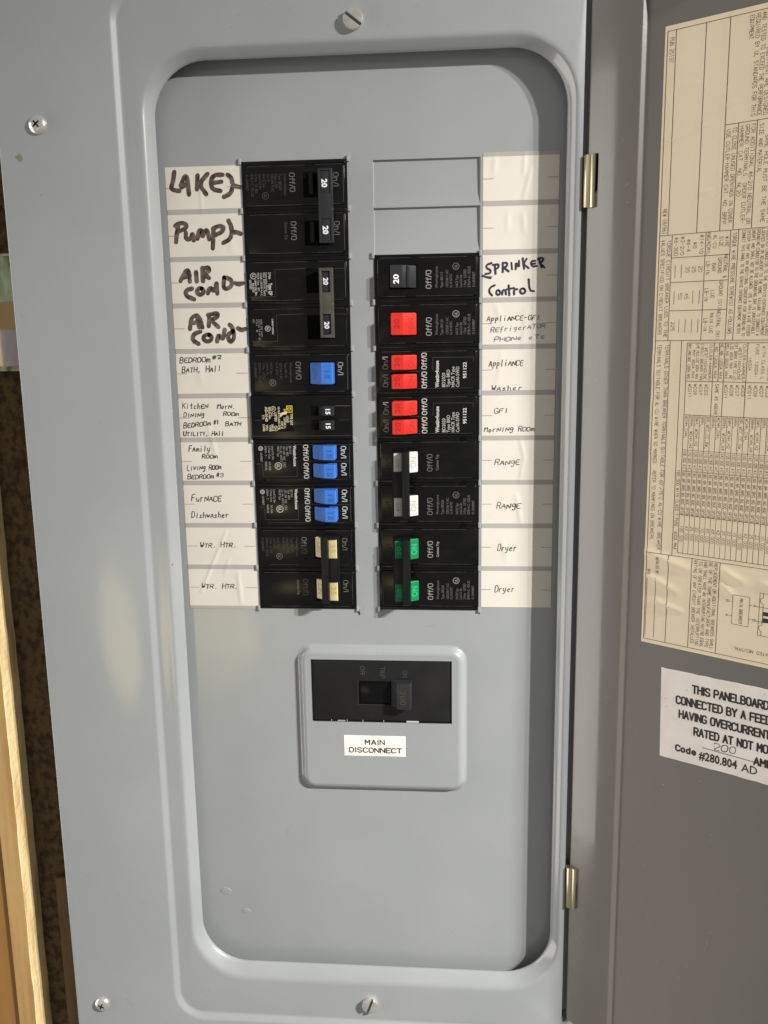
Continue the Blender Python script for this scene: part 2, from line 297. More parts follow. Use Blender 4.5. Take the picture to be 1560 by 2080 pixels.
def gothic(mb, txt, x, z, cap, m, width, ang=0, d=0.05, w=None, surf=ZERO):
    """monoline grotesque lettering with proportional spacing, fitted to the given width"""
    tot = sum(ADV.get(c, 5.4) for c in txt) - 1.4; kx = width / tot; k = cap / 6.0; w = w or cap * .16
    a = radians(ang); ca, sa = cos(a), sin(a); u0 = 0.0
    for ch in txt:
        g = PR.get(ch) or GL.get(ch) or ''
        for st in (g.split('|') if g else []):
            pts = [tuple(float(c) for c in p.split(',')) for p in st.split()]
            if ch in ROUND: pts = chaikin(pts, 1)
            out = []
            for px, py in pts:
                u = (u0 + px) * kx; v = py * k * (1 - w / cap) + w / 2 ; out.append((x + u * ca - v * sa, z + u * sa + v * ca))
            ribbon(mb, out, w, m, d, surf)
        u0 += ADV.get(ch, 5.4)
def ridge_surface(ridges):
    def f(x, z):
        h = 0.0
        for x0, z0, x1, z1, w, a in ridges:
            dx, dz = x1 - x0, z1 - z0; L2 = dx * dx + dz * dz
            t = max(0.0, min(1.0, ((x - x0) * dx + (z - z0) * dz) / L2))
            q = (x - x0 - dx * t) ** 2 + (z - z0 - dz * t) ** 2
            if q < 9 * w * w: h += a * math.exp(-q / (w * w)) * (0.35 + 0.65 * sin(pi * (0.1 + 0.8 * t)))
        return h
    return f
def sheet(mb, x0, x1, z0, z1, nx, nz, m, d, surf):
    vs = [(x0 + (x1 - x0) * i / nx, z0 + (z1 - z0) * j / nz) for j in range(nz + 1) for i in range(nx + 1)]
    fs = [(j * (nx + 1) + i, j * (nx + 1) + i + 1, (j + 1) * (nx + 1) + i + 1, (j + 1) * (nx + 1) + i) for j in range(nz) for i in range(nx)]
    mb.add([(x, z, d + surf(x, z)) for x, z in vs], fs, m)
# ------------------------------------------------------------------ the wall and timber behind the panel
wall = MB(); wall.box(-420, 420, -620, 420, -24, -12, 'hardboard', b=0)
tag(wall.build('backing_wall', smooth=0), 'dark brown hardboard wall behind the grey panel', 'wall', kind='structure')
lath = MB(); lath.box(-214.5, -203, -640, -318, -11.9, -9.5, 'dark_lath', b=0.6)
tag(lath.build('lath', loc=(0, 0, 0)), 'thin dark wooden lath in the gap left of the grey panel', 'lath')
def plank(x0, x1, z0, z1, d0, d1, front, side, name, label):
    """rough sawn board: wandering edges, its right flank freshly cut"""
    mb = MB(); n = 90; rg = []
    for i in range(n + 1):
        z = z0 + (z1 - z0) * i / n; w = random.uniform(-.25, .25) + 0.22 * sin(z * .021); c = random.uniform(.3, 1.0)
        rg.append([(x0, z, d0), (x1 + w, z, d0), (x1 + w * .6, z, d1 - c), (x1 - c * .8 + w * .6, z, d1), (x0 + .6, z, d1), (x0, z, d1 - .6)])
    v = [p for r in rg for p in r]; m = 6; k = len(mb.v)
    for j in range(m):
        fs = [(i * m + j, i * m + (j + 1) % m, (i + 1) * m + (j + 1) % m, (i + 1) * m + j) for i in range(n)]
        mb.add(v, fs, side if j in (1, 2) else front)
    mb.add(rg[0], [(5, 4, 3, 2, 1, 0)], side); mb.add(rg[-1], [(0, 1, 2, 3, 4, 5)], side)
    return tag(mb.build(name, smooth=25), label, 'board', 'boards left of the panel')
plank(-239.5, -227, -640, 260, -11.9, 8, 'pine_aged', 'pine_cut', 'wooden_board', 'brown board whose pale sawn edge faces the grey panel')
plank(-285, -240.5, -640, 260, -11.9, 5.5, 'pine_dark', 'pine_aged', 'wooden_board', 'dark orange board at the far left, behind the pale edged one')
# zinc plated strap held to the wall
st = empty('metal_strap', (-209, 14, -12)); tag(st, 'yellowish zinc plated metal strap with a tan band, sticking out behind the panel', 'strap')
a = MB(); a.loft([[(x, z, d) for x, d in ((-34, 4), (-24, 8.5), (-14, 11.5), (-8, 11.8), (-2, 10.5), (4, 11.6), (12, 11), (20, 9))] for z in (40.2, 66.6)], 'zinc_chromate', closed=False)
a.box(-34, 20, 66.4, 67.8, 2, 12.6, 'brass_zinc', b=0.4); a.box(7.6, 20, 41, 67.0, 3, 11.9, 'brass_zinc', b=0.5); a.build('plate', st)
a = MB(); a.loft([[(x, z, d) for x, d in ((-13, 3), (-9.5, 7.5), (-6, 10.5), (0, 12.4), (6, 11.2), (11, 8.6), (20, 4))] for z in (4.0, 26)], 'zinc_lilac', closed=False)
a.box(-12, 20, 1.4, 4.2, 1, 12.6, 'zinc_chromate', b=0.4); a.build('plate', st)
a = MB(); a.loft([[(x, z, d) for x, d in ((-32, 10.6), (-20, 12.2), (-5, 13.4), (10, 12.6), (20, 11.5))] for z in (25.5, 40.8)], 'tan_tape', closed=False); a.build('band', st)
a = MB(); a.slab([(-24, 31), (-20.6, 31), (-10.6, 2), (-10.2, -3.4), (-30, -4.6), (-30, -3.2), (-12.0, -2.2), (-13.8, 2)], 9, 10.8, 'brass_zinc', b=0.3); a.build('clip', st)

# ------------------------------------------------------------------ the panel
BZ = -463.0
panel = empty('electrical_panel', (0, BZ, 0)); tag(panel, 'grey enamelled electrical panel with its door swung open', 'electrical panel')
OFF = (0, -BZ, 0)
def seat_drop(x):
    if x < 112.8: return 0.0
    return 0.26 * (min(x, 117.2) - 112.8) + (7.0 if x > 117.4 else 0.0)
RINGS = [(193.4, 275, -463, 3, -9), (193.4, 275, -463, 3, 17.3), (193.25, 274.85, -462.85, 3, 17.75), (192.8, 274.4, -462.4, 3, 17.95), (192, 273.6, -461.6, 3, 18.0),
         (128.6, 214.0, -397.4, 19, 18.0), (127.8, 213.2, -396.6, 18.4, 17.85), (127.2, 212.6, -396.0, 18, 17.55), (125.2, 210.6, -394.0, 16, 15.95), (124.6, 210, -393.4, 15.4, 15.65), (123.7, 209, -392.4, 15, 15.5),
         (117.7, 208.4, -391.8, 5, 15.5), (117.1, 207.8, -391.2, 5, 15.5), (115.4, 184.2, -369.5, 34, 15.5), (114.6, 182.9, -367.9, 33.4, 15.4), (113.8, 181.8, -366.5, 32.8, 15.0), (113.1, 180.9, -365.3, 32.2, 14.3),
         (110.3, 177.8, -360.9, 29.6, 10.8), (109.7, 177.1, -359.9, 29.0, 10.0), (109.4, 176.8, -359.6, 28.8, 9.2), (109.5, 176.9, -359.7, 29, 8.4), (113, 180, -363, 31, 8.2)]
fr = MB()
fr.loft([[(x, z, d - (seat_drop(x) if -397 < z < 211 and i >= 10 and i < 16 else 0)) for x, z in rrect(-hx, hx, zb, zt, r, 12)] for i, (hx, zt, zb, r, d) in enumerate(RINGS)], 'grey_enamel')
random.seed(3)
for x, z, r, d in ((-182.3, 129.8, 2.1, 18), (-113.2, -96.8, .55, 14.6), (-160, -310, .4, 18), (-106, -377, .35, 15.5), (-64, -378, .3, 15.5), (-172, 110, .5, 18), (-60, 196, .35, 15.5)):
    fr.slab([(x + r * (1 + random.uniform(-.45, .3)) * cos(2 * pi * i / 11), z + r * (1 + random.uniform(-.45, .3)) * sin(2 * pi * i / 11)) for i in range(11)], d, d + 0.03, 'grime', b=0)
def scuffs(mb, n, x0, x1, z0, z1, d, seed, m=('scuff_light', 'scuff_dark'), long=9.0, ok=lambda x, z: True):
    """hairline scratches and dust specks"""
    R = random.Random(seed)
    while n > 0:
        x, z = R.uniform(x0, x1), R.uniform(z0, z1)
        if not ok(x, z): continue
        n -= 1
        if R.random() < .45:
            a, L = R.uniform(0, 2 * pi), R.uniform(1.0, long) * R.random(); c = R.uniform(-.4, .4)
            ribbon(mb, [(x + L * t * cos(a + c * t), z + L * t * sin(a + c * t)) for t in (0, .33, .66, 1)], R.uniform(.07, .16), R.choice(m), d + .015)
        else:
            r = R.uniform(.1, .3); mb.slab([(x + r * R.uniform(.6, 1.2) * cos(2 * pi * i / 7), z + r * R.uniform(.6, 1.2) * sin(2 * pi * i / 7)) for i in range(7)], d - .02, d + .03, R.choice(m), b=0)
scuffs(fr, 60, -189, -131, -450, 260, 18.0, 4); scuffs(fr, 16, -110, 110, 187, 204, 15.5, 5); scuffs(fr, 22, -112, 112, -390, -373, 15.5, 6)
fr.build('trim_frame', panel, OFF, smooth=50)

# dead front plate with the two unused blank openings pressed in
dfp = MB(); xs = [-121, 6.9, 65.0, 121]; zs = [-371, 76.5, 100.9, 101.7, 125.8, 187]
vid = [(x, z, 0) for z in zs for x in xs]; fs = []
for j in range(5):
    for i in range(3):
        if i == 1 and j in (1, 3): continue
        fs.append((j * 4 + i, j * 4 + i + 1, (j + 1) * 4 + i + 1, (j + 1) * 4 + i))
dfp.add(vid, fs, 'grey_enamel')
for zb, zt in ((76.5, 100.9), (101.7, 125.8)):
    x0, x1 = 6.9, 65.0
    v = [(x0, zb, 0), (x1, zb, 0), (x1, zt, 0), (x0, zt, 0), (x0 + .3, zb + .1, -.15), (x1 - .3, zb + .1, -.15), (x0 + .3, zb + 6, -1.1), (x1 - .5, zb + 6, -1.1), (x0 + .3, zt - .1, -1.5), (x1 - .6, zt - .1, -1.5)]
    dfp.add(v, [(0, 1, 5, 4), (4, 5, 7, 6), (6, 7, 9, 8), (8, 9, 2, 3), (1, 2, 9, 7, 5), (0, 4, 6, 8, 3)], 'grey_enamel')
# little bent tabs left between the knock outs along the breaker columns
for k in range(-5, 6):
    z = 25.4 * k + random.uniform(-.5, .5)
    for x in (-66.2, -6.5, 6.2, 65.2):
        if x > 0 and k > 3 : continue
        dfp.box(x - .75, x + .75, z - 1.6, z + 1.6, -0.5, 1.3, 'grey_enamel', b=0.35)
dfp.slab([(-7.2, -126.6), (-5.8, -126.6), (-5.2, -130.6), (-6.2, -129.0)], 0, .5, 'cavity_shade', b=0)
dfp.slab([(64.6, -126.2), (65.4, -126.2), (65.6, -129.4), (65.0, -128.6)], 0, .4, 'cavity_shade', b=0)
for x, z, r in ((-96.0, -316.5, 3.4), (-83.0, -330.5, 2.6)):
    rg = [[(x + q * cos(2 * pi * i / 20) * (1 + .12 * sin(i * 1.9)), z + .7 * q * sin(2 * pi * i / 20), d) for i in range(20)] for q, d in ((r, .02), (r * .86, .28), (r * .6, .2), (r * .35, .28), (r * .1, .34))]
    dfp.loft(rg, 'glue', cap=True)
dfp.box(-5.4, -4.9, -33, -31.8, 0, .12, 'glue', b=0.05)
scuffs(dfp, 46, -106, 104, -352, -132, 0.0, 9, ok=lambda x, z: not (-46 < x < 60 and -246 < z < -146)); scuffs(dfp, 10, -106, 104, 131, 168, 0.0, 10)
dfp.build('dead_front', panel, OFF, smooth=30)

# raised bezel of the main switch
bz = MB(); cx0, cx1, cz0, cz1 = -42.6, 56.6, -241.6, -150.6
ox0, ox1, oz0, oz1 = -35.4, 49.2, -197.2, -157.5
N = 8
def hole_ring(d, g=0.0): # the same number of points as the rounded outline, all on the square opening
    r = rrect(cx0, cx1, cz0, cz1, 8, N); out = []
    per = len(r)
    corners = [(ox1 - g, oz0 + g), (ox1 - g, oz1 - g), (ox0 + g, oz1 - g), (ox0 + g, oz0 + g)]
    for i in range(per): c = corners[i // (N + 1)]; out.append((c[0], c[1], d))
    return out
bz.loft([[(x, z, d) for x, z in rrect(cx0 + k, cx1 - k, cz0 + k, cz1 - k, 8 - k, N)] for k, d in ((-1.6, 0.0), (-0.4, 0.35), (0.2, 1.2), (0.6, 2.2), (1.4, 3.2), (2.4, 3.75), (3.6, 4.0))], 'grey_enamel')
bz.loft([[(x, z, 4.0) for x, z in rrect(cx0 + 3.6, cx1 - 3.6, cz0 + 3.6, cz1 - 3.6, 4.4, N)], hole_ring(4.0), hole_ring(2.6)], 'grey_enamel')
bz.build('switch_bezel', panel, OFF, smooth=40)
lb = MB(); lb.box(-16.3, 21.2, -218.9, -205.7, 4.0, 4.16, 'sticker_white', b=0.05)
gothic(lb, 'MAIN', -3.3, -211.6, 3.5, 'print_black', 11.6, d=4.2, w=.62)
gothic(lb, 'DISCONNECT', -13.1, -216.8, 3.5, 'print_black', 31.8, d=4.2, w=.62)
o = lb.build('name_label', panel, OFF, smooth=0); tag(o, 'white label reading MAIN DISCONNECT')

# hinges
HP = [(117.6, 11.5), (117.9, 16.3), (118.7, 17.0), (120.0, 16.8), (121.1, 16.9), (121.8, 17.9), (122.7, 18.2), (123.4, 17.6), (123.7, 15.5), (123.2, 11.5)]
for z0, z1 in ((96.2, 122.2), (-308.4, -282.2)):
    h = MB(); h.wedge(HP, z0, z1, 'brass_zinc', b=0.3); h.build('hinge', panel, OFF, smooth=40)

# screws
def slot_screw(sx, sz, d, ang, r=4.1, hgt=4.6):
    m = MB(); rg = [(r, 0), (r, hgt - .5), (r - .15, hgt - .15), (r - .5, hgt)]
    m.loft([[(q * cos(2 * pi * i / 40), q * sin(2 * pi * i / 40), dd - 1.4 if k else dd) for i in range(40)] for k, (q, dd) in enumerate(((r, 0), (r, hgt - .1)))], 'zinc_bright', cap=True)
    for sgn in (1, -1):
        a0 = math.asin(.75 / r); pts = [(r * cos(t), sgn * r * sin(t)) for t in [a0 + (pi - 2 * a0) * i / 18 for i in range(19)]]
        pts = [(x * cos(ang) - z * sin(ang), x * sin(ang) + z * cos(ang)) for x, z in pts]
        m.slab(pts if sgn > 0 else pts[::-1], hgt - 1.6, hgt, 'zinc_bright', b=0.3)
    m.slab([(x * cos(ang) - z * sin(ang), x * sin(ang) + z * cos(ang)) for x, z in ((-r + .1, -.7), (r - .1, -.7), (r - .1, .7), (-r + .1, .7))], hgt - 1.6, hgt - 1.35, 'ink_grey', b=0)
    return m.build('screw', panel, (sx, sz - BZ, d), smooth=35)
def cross_screw(sx, sz, d, ang, r=5.0, hgt=2.6):
    m = MB(); rg = []
    for k in range(9):
        t = pi / 2 * k / 8; q = r * cos(t) if k < 8 else .05; rg.append([(q * cos(2 * pi * i / 36), q * sin(2 * pi * i / 36), .5 + hgt * sin(t)) for i in range(36)])
    rg.insert(0, [(r, 0, 0)] * 0 or [(r * cos(2 * pi * i / 36), r * sin(2 * pi * i / 36), 0) for i in range(36)])
    m.loft(rg, 'zinc_bright', cap=True)
    w, L = .42, 2.15; pts = [(-L, -w), (-w, -w), (-w, -L), (w, -L), (w, -w), (L, -w), (L, w), (w, w), (w, L), (-w, L), (-w, w), (-L, w)]
    fine = [];
    rot = lambda x, z: (x * cos(ang) - z * sin(ang), x * sin(ang) + z * cos(ang))
    for ax in (0, pi / 2):                          # driver recess: two dark strips laid on the dome, its shade in the colour
        v = []
        for i in range(9):
            u = -L + 2 * L * i / 8; dd = .5 + hgt * math.sqrt(max(0, 1 - (u / r) ** 2)) + .05
            for s2 in (-w, w):
                x, z = (u, s2) if ax == 0 else (s2, u); x, z = rot(x, z); v.append((x, z, dd + (.02 if ax else 0)))
        m.add(v, [(2 * i, 2 * i + 1, 2 * i + 3, 2 * i + 2) for i in range(8)], 'cavity_shade')
    return m.build('screw', panel, (sx, sz - BZ, d), smooth=60)
slot_screw(-0.4, 191.2, 15.5, radians(-38), r=5.1, hgt=3.4); slot_screw(-2.4, -381.5, 15.5, radians(70), r=4.9, hgt=3.2)
cross_screw(-170.5, 145.9, 18.0, radians(40)); cross_screw(-176.0, -388.6, 18.0, radians(65), r=4.8)

# circuit directory strips
LEFT_RIDGES = [(-84, -80, -101, -117, .8, .5), (-78, -105, -77, -124, 1.2, .45), (-91, -18, -88, -34, 1.3, .35), (-89, 124, -88.6, 101, .7, .3), (-83, -97, -86, -106, 1.0, .3), (-96, 25, -94, 8, 2.0, .25), (-75, 92, -72, 80, 2.2, .25)]
RIGHT_RIDGES = [(73, 127, 72, 117, 1.3, .35), (88.6, 127.5, 88, 116, 1.0, .45), (91.8, 119, 88.0, 103, 1.1, .5), (88, 96, 88.6, 87, 1.2, .45), (80, 97, 79.5, 88, 1.2, .3), (88, -26, 90.2, -37, .9, .5), (90.2, -37, 88.0, -50, .9, .45), (86, -58, 89, -75, 1.3, .45), (78, -84, 81, -96, 1.5, .3), (74, 48, 77, 38, 1.5, .3), (77, 22, 75, 4, 1.6, .3), (90, 46, 89, 25, 1.4, .3)]
def strip(name, x0, x1, zt, zb, surf, ticks):
    m = MB(); sheet(m, x0, x1, zb, zt, 52, 300, 'paper_white', 0.12, surf)
    for k in range(-5, 6):
        z = 25.4 * k; za, zc = max(zb + .05, z - 1.35), min(zt - .05, z + 1.35)
        if zc - za > .3: sheet(m, x0 + .05, x1 - .05, za, zc, 40, 2, 'bar_grey', 0.19, surf)
        if k < 5:
            for xa, xb in ticks: ribbon(m, [(xa, z + 12.7), (xb, z + 12.7)], .28, 'tick_grey', 0.18, surf)
    return m
SL = ridge_surface([r[:5] + (r[5] * .75,) for r in LEFT_RIDGES]); SR = ridge_surface([r[:5] + (r[5] * .75,) for r in RIGHT_RIDGES])
left = strip('directory_strip', -108.4, -66.6, 125.4, -127.7, SL, ((-108.2, -102.2), (-73.5, -66.8)))
right = strip('directory_strip', 66.3, 106.8, 127.7, -125.0, SR, ((66.5, 72.0), (101.0, 106.5)))
PENL = [("BEDROOm",-106.1,18.9,-88.3,19.3,3.4), ("#2",-87.0,20.9,-81.8,21.1,1.9), ("BATH, HAll",-105.1,13.5,-82.1,13.9,3.4), ("KitchEN",-106.1,-7.2,-90.9,-7.2,3.1), ("MorN.",-85.4,-7.4,-74.9,-7.5,2.9), ("DININq",-105.6,-12.0,-93.5,-12.1,2.7), ("ROOm",-82.1,-11.4,-73.1,-11.5,2.4), ("BEDROOm",-106.0,-18.4,-89.8,-17.0,3.1), ("#1",-88.2,-16.4,-85.1,-16.4,2.2), ("BATH",-81.2,-17.4,-71.9,-17.3,2.5), ("UTILITY, HAll",-106.3,-23.0,-82.3,-23.0,2.7), ("FAmily",-103.7,-32.1,-91.0,-32.2,3.5), ("ROOm",-96.0,-36.3,-86.9,-36.1,2.5), ("LIVINq ROOm",-105.5,-43.5,-84.9,-42.6,3.0), ("BEDROOm",-105.4,-48.4,-89.5,-48.1,3.0), ("#3",-88.1,-47.1,-83.9,-47.3,2.2), ("FurNACE",-103.8,-61.7,-85.8,-61.7,4.0), ("DIshwAsher",-104.3,-71.7,-81.9,-71.6,3.6), ("WTR. HTR.",-100.1,-89.9,-78.0,-89.3,3.2), ("WTR. HTR.",-100.5,-115.0,-78.4,-114.8,3.1),]
PENR = [("AppliANCE",70.1,14.6,89.1,15.1,3.7), ("WAsher",71.6,1.2,88.9,1.4,2.9), ("GFI",73.2,-11.5,81.2,-11.1,3.0), ("MorNINq ROOm",67.7,-21.9,95.9,-21.6,2.9), ("RANqE",73.8,-40.8,88.0,-40.7,3.4), ("RANqE",75.1,-66.0,88.7,-66.0,3.7), ("Dryer",75.7,-91.0,86.7,-91.0,3.9), ("Dryer",74.3,-115.8,85.9,-115.7,3.9), ("AppliANCE-GFI",68.8,39.5,97.8,39.7,3.2), ("REfrigerATOR",71.0,33.3,100.8,35.4,2.9), ("PHONe eTc",72.9,28.3,100.9,29.6,2.7),]
MARK = [[(-103.0, 122.9), (-104.1, 117.4), (-105.7, 113.8), (-100.7, 112.8)], [(-99.7, 115.5), (-97.9, 119.8), (-96.5, 120.9), (-95.8, 118.7), (-95.4, 110.8)], [(-99.4, 114.8), (-95.7, 116.8)], [(-90.0, 120.7), (-90.8, 113.4)], [(-84.4, 121.3), (-89.5, 116.2), (-85.7, 110.7)], [(-76.0, 120.6), (-80.6, 120.8), (-83.0, 117.6), (-82.2, 113.2), (-77.6, 112.2)], [(-82.0, 116.5), (-76.9, 117.0)], [(-73.3, 120.6), (-71.0, 118.8), (-70.8, 115.6), (-69.3, 114.4), (-66.2, 113.8)], [(-70.6, 114.7), (-71.8, 110.7), (-75.9, 109.0)], [(-102.5, 94.5), (-103.6, 90.1), (-104.3, 85.6)], [(-104.3, 94.4), (-101.3, 96.0), (-97.6, 95.2), (-98.3, 92.8), (-102.7, 91.2)], [(-98.4, 90.7), (-98.6, 87.4), (-96.3, 86.6), (-94.5, 90.6), (-94.1, 86.3)], [(-91.9, 87.2), (-90.9, 91.3), (-89.4, 92.0), (-89.1, 87.5), (-87.3, 91.9), (-86.0, 91.2), (-85.2, 86.7)], [(-82.5, 92.6), (-83.5, 81.8)], [(-82.9, 92.2), (-79.7, 93.8), (-76.7, 93.2), (-77.5, 90.6), (-81.5, 89.0)], [(-73.9, 96.4), (-72.6, 93.8), (-72.2, 90.1), (-70.0, 90.4), (-67.3, 89.2)], [(-72.4, 89.7), (-73.4, 86.4), (-77.4, 84.6)], [(-102.9, 64.6), (-100.0, 69.7), (-98.2, 70.4), (-97.8, 67.4), (-97.6, 64.0)], [(-101.0, 66.3), (-97.4, 67.4)], [(-93.8, 69.2), (-93.6, 64.1)], [(-90.0, 71.4), (-90.0, 64.1)], [(-90.0, 71.0), (-86.4, 71.7), (-86.1, 69.6), (-89.4, 68.0), (-86.5, 65.8)], [(-96.6, 60.2), (-100.0, 59.5), (-100.6, 56.4), (-95.7, 54.3)], [(-91.1, 60.2), (-90.2, 59.5), (-90.0, 58.4), (-90.5, 57.4), (-91.5, 56.8), (-92.7, 56.9), (-93.5, 57.6), (-93.8, 58.7), (-93.3, 59.7), (-92.3, 60.3), (-91.1, 60.2)], [(-87.5, 57.5), (-86.1, 61.1), (-83.8, 57.9), (-82.2, 64.4), (-82.2, 57.2)], [(-77.9, 65.9), (-78.7, 59.4), (-75.0, 60.1), (-73.4, 62.4), (-74.2, 65.0), (-77.9, 65.9)], [(-71.7, 62.7), (-69.4, 61.9), (-67.4, 62.6)], [(-99.1, 37.9), (-97.9, 44.5), (-94.2, 45.6), (-92.7, 42.8), (-91.8, 38.6)], [(-97.0, 41.2), (-92.6, 42.1)], [(-87.4, 45.8), (-88.1, 39.3)], [(-88.2, 45.5), (-82.1, 46.7), (-83.1, 43.8), (-87.1, 42.9), (-82.5, 38.7)], [(-93.1, 36.3), (-97.0, 35.2), (-98.2, 31.7), (-94.5, 29.5)], [(-88.1, 34.5), (-87.0, 33.7), (-86.7, 32.6), (-87.3, 31.5), (-88.6, 30.8), (-90.1, 30.9), (-91.2, 31.7), (-91.5, 32.9), (-90.9, 34.0), (-89.6, 34.6), (-88.1, 34.5)], [(-83.7, 30.7), (-82.7, 34.9), (-80.1, 31.2), (-79.0, 37.2)], [(-76.0, 39.9), (-74.5, 38.7), (-73.4, 32.5), (-76.1, 29.6), (-77.7, 34.1), (-74.2, 36.4)], [(-71.3, 37.9), (-69.4, 36.7), (-67.0, 37.4)], ]
SPR = [[(71.2, 70.5), (68.6, 69.7), (68.3, 67.9), (70.8, 66.8), (70.5, 65.1), (67.9, 64.8)], [(73.0, 69.2), (73.4, 64.7)], [(71.9, 69.5), (75.1, 69.9), (74.8, 67.8), (73.0, 67.1)], [(77.3, 70.5), (77.3, 65.6)], [(77.3, 70.5), (79.8, 70.5), (79.4, 68.4), (77.6, 68.1), (80.5, 65.9)], [(81.9, 70.4), (82.3, 66.9)], [(83.4, 66.9), (83.4, 70.8), (85.2, 67.6), (85.1, 71.4)], [(88.0, 72.7), (88.8, 67.1)], [(90.1, 72.3), (88.4, 69.6), (91.3, 67.4)], [(94.8, 71.2), (92.3, 70.9), (93.1, 68.1), (95.6, 68.4)], [(92.7, 69.5), (94.8, 69.7)], [(96.6, 72.6), (98.1, 67.6)], [(96.1, 71.9), (98.7, 72.9), (99.1, 71.1), (97.0, 70.1)], [(73.0, 58.7), (70.5, 57.6), (69.8, 55.2), (71.6, 53.2)], [(75.3, 55.9), (75.8, 55.4), (76.0, 54.6), (75.7, 53.9), (75.2, 53.5), (74.5, 53.5), (74.0, 54.1), (73.8, 54.8), (74.0, 55.6), (74.6, 56.0), (75.3, 55.9)], [(77.1, 53.6), (77.4, 56.1), (78.8, 56.1), (79.2, 53.6)], [(80.6, 58.5), (81.0, 53.2)], [(79.6, 56.4), (83.5, 57.0)], [(83.6, 53.5), (83.5, 56.3), (85.3, 56.3)], [(88.7, 56.6), (89.4, 56.1), (89.7, 55.2), (89.3, 54.4), (88.6, 53.9), (87.7, 54.0), (87.0, 54.6), (86.8, 55.4), (87.1, 56.2), (87.8, 56.7), (88.7, 56.6)], [(91.4, 61.5), (92.0, 55.5), (94.3, 55.1)], [(66.5, 63.9), (68.7, 63.0), (70.8, 62.6)],]
MARK += [[(-94.6, 45.4), (-94.2, 42.4), (-93.6, 38.8)]]
SPR = [[(x + .9, z) for x, z in q] if q[0] == (83.4, 66.9) else q for q in SPR] + [[(97.0, 70.1), (98.2, 69.0), (99.7, 67.5)]]
random.seed(11)
for s in MARK: ribbon(left, chaikin(s, 2), 2.4, 'marker_brown', 0.22, SL, vary=.1)
for s in SPR: ribbon(right, chaikin(s, 1), 1.1, 'marker_navy', 0.22, SR, vary=.1)
for t, x0, z0, x1, z1, c in PENL: hand(left, t, x0, z0, x1, z1, c, 'pen_black', 0.42, SL)
for t, x0, z0, x1, z1, c in PENR: hand(right, t, x0, z0, x1, z1, c, 'pen_blue' if t[:2] in ('RE', 'PH') else 'pen_black', 0.36, SR)
o = left.build('directory_strip', panel, OFF, smooth=60); tag(o, 'white circuit directory strip with thick brown marker words at its top')
o = right.build('directory_strip', panel, OFF, smooth=60); tag(o, 'white circuit directory strip with two blank rows at its top')

# ------------------------------------------------------------------ the open door, built in its own plane (s outwards from the hinge, z up, n towards the reader)
dr = MB()
DZ0, DZ1, DX0 = -396, 207, 0.0
DPROF = [(0, 0, -1.0), (0, 0, 2.0), (.15, .15, 2.45), (.5, .5, 2.8), (1.0, 1.0, 3.0), (27.3, 9.0, 3.0), (27.8, 9.4, 2.9), (28.15, 9.7, 2.55), (29.15, 10.5, .55), (29.55, 10.8, .12), (30.1, 11.2, 0)]
dr.loft([[(x, z, d) for x, z in rrect(DX0 + kx, 240 - kx, DZ0 + kz, DZ1 - kz, max(1.5, 12 - kz * .8), 8)] for kx, kz, d in DPROF], 'door_enamel_shaded', cap=True)
dr.add([(x, z, -1.0) for x, z in rrect(DX0, 240, DZ0, DZ1, 12, 8)], [tuple(range(36))], 'door_enamel_shaded')
dr.slab([(3.2, 96), (4.8, 96), (4.8, 103), (6.4, 104.5), (6.4, 122.6), (3.2, 122.6)], 3.0, 3.04, 'cavity_shade', b=0)  # hinge slots laid on flat, their dark depth painted black
dr.slab([(3.0, -309), (4.2, -309), (4.2, -304), (5.3, -302.6), (5.3, -292.4), (4.2, -291), (4.2, -283), (3.0, -283)], 3.0, 3.04, 'cavity_shade', b=0)
random.seed(5)
for i in range(26):
    s, z, r = random.uniform(4, 110), random.uniform(-395, 40), random.uniform(.1, .28)
    dr.slab(circle(s, z, r, 7), 2.9 if s < 28 else 0, 3.05 if s < 28 else .06, 'ink_pale', b=0)
scuffs(dr, 60, 34, 128, -380, -200, 0.0, 12); scuffs(dr, 36, 2, 26, -390, 190, 3.0, 13)
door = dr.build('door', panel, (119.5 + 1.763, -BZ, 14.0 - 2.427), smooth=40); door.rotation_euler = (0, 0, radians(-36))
tag(door, 'open grey door seen from its inner side')
# big cream instruction sheet
DR = [(41, 122, 54, 126, 1.0, .45), (55, 126, 63, 128.5, .9, .4), (50, 147, 58, 148, .8, .25), (41, 146, 43, 140, .6, .3), (70, 135, 76, 136, .9, .3), (60, 97, 66, 98, 1.0, .3), (40, -82, 64, -88, 2.2, .9), (41, -94, 58, -101, 1.6, .8), (47, -108, 61, -111, 1.2, .8), (80, -85, 92, -90, 1.6, .7), (80, -92, 88, -98, 1.1, .7), (40.4, 20, 41, 8, 1.2, .5), (40.3, -2, 41, -30, 1.0, .5), (100, -30, 108, -31, 1.5, .5), (101, -89, 108, -91, 1.3, .5)]
SD = ridge_surface(DR)
ls = MB(); sheet(ls, 40.0, 232, -131.9, 175.2, 150, 260, 'paper_cream', .1, SD)
B = 'print_brown'
def ln(s0, z0, s1, z1, w=.28): ribbon(ls, [(s0, z0), (s1, z1)], w, B, .16, SD)
def tx(t, s, z0, cap, z1=None, w=.17): cad(ls, t, s, z0, cap, B, z1, w, d=.17, surf=SD)
for s, a, b in ((41.3, 172.8, -129.8), (45.5, 172.8, 79), (60.0, 172.8, 79), (71.2, 172.8, 79), (77.5, 126.4, 79.3), (86.0, 126.4, 79.3), (91.2, 126.4, 125.8)): ln(s, a, s, b)
ln(41.3, 172.8, 228, 172.8); ln(71.2, 126.4, 228, 126.4); ln(41.3, 79, 228, 79); ln(41.3, 27.9, 228, 27.9); ln(41.3, -82, 228, -82); ln(41.3, -129.8, 228, -129.8)
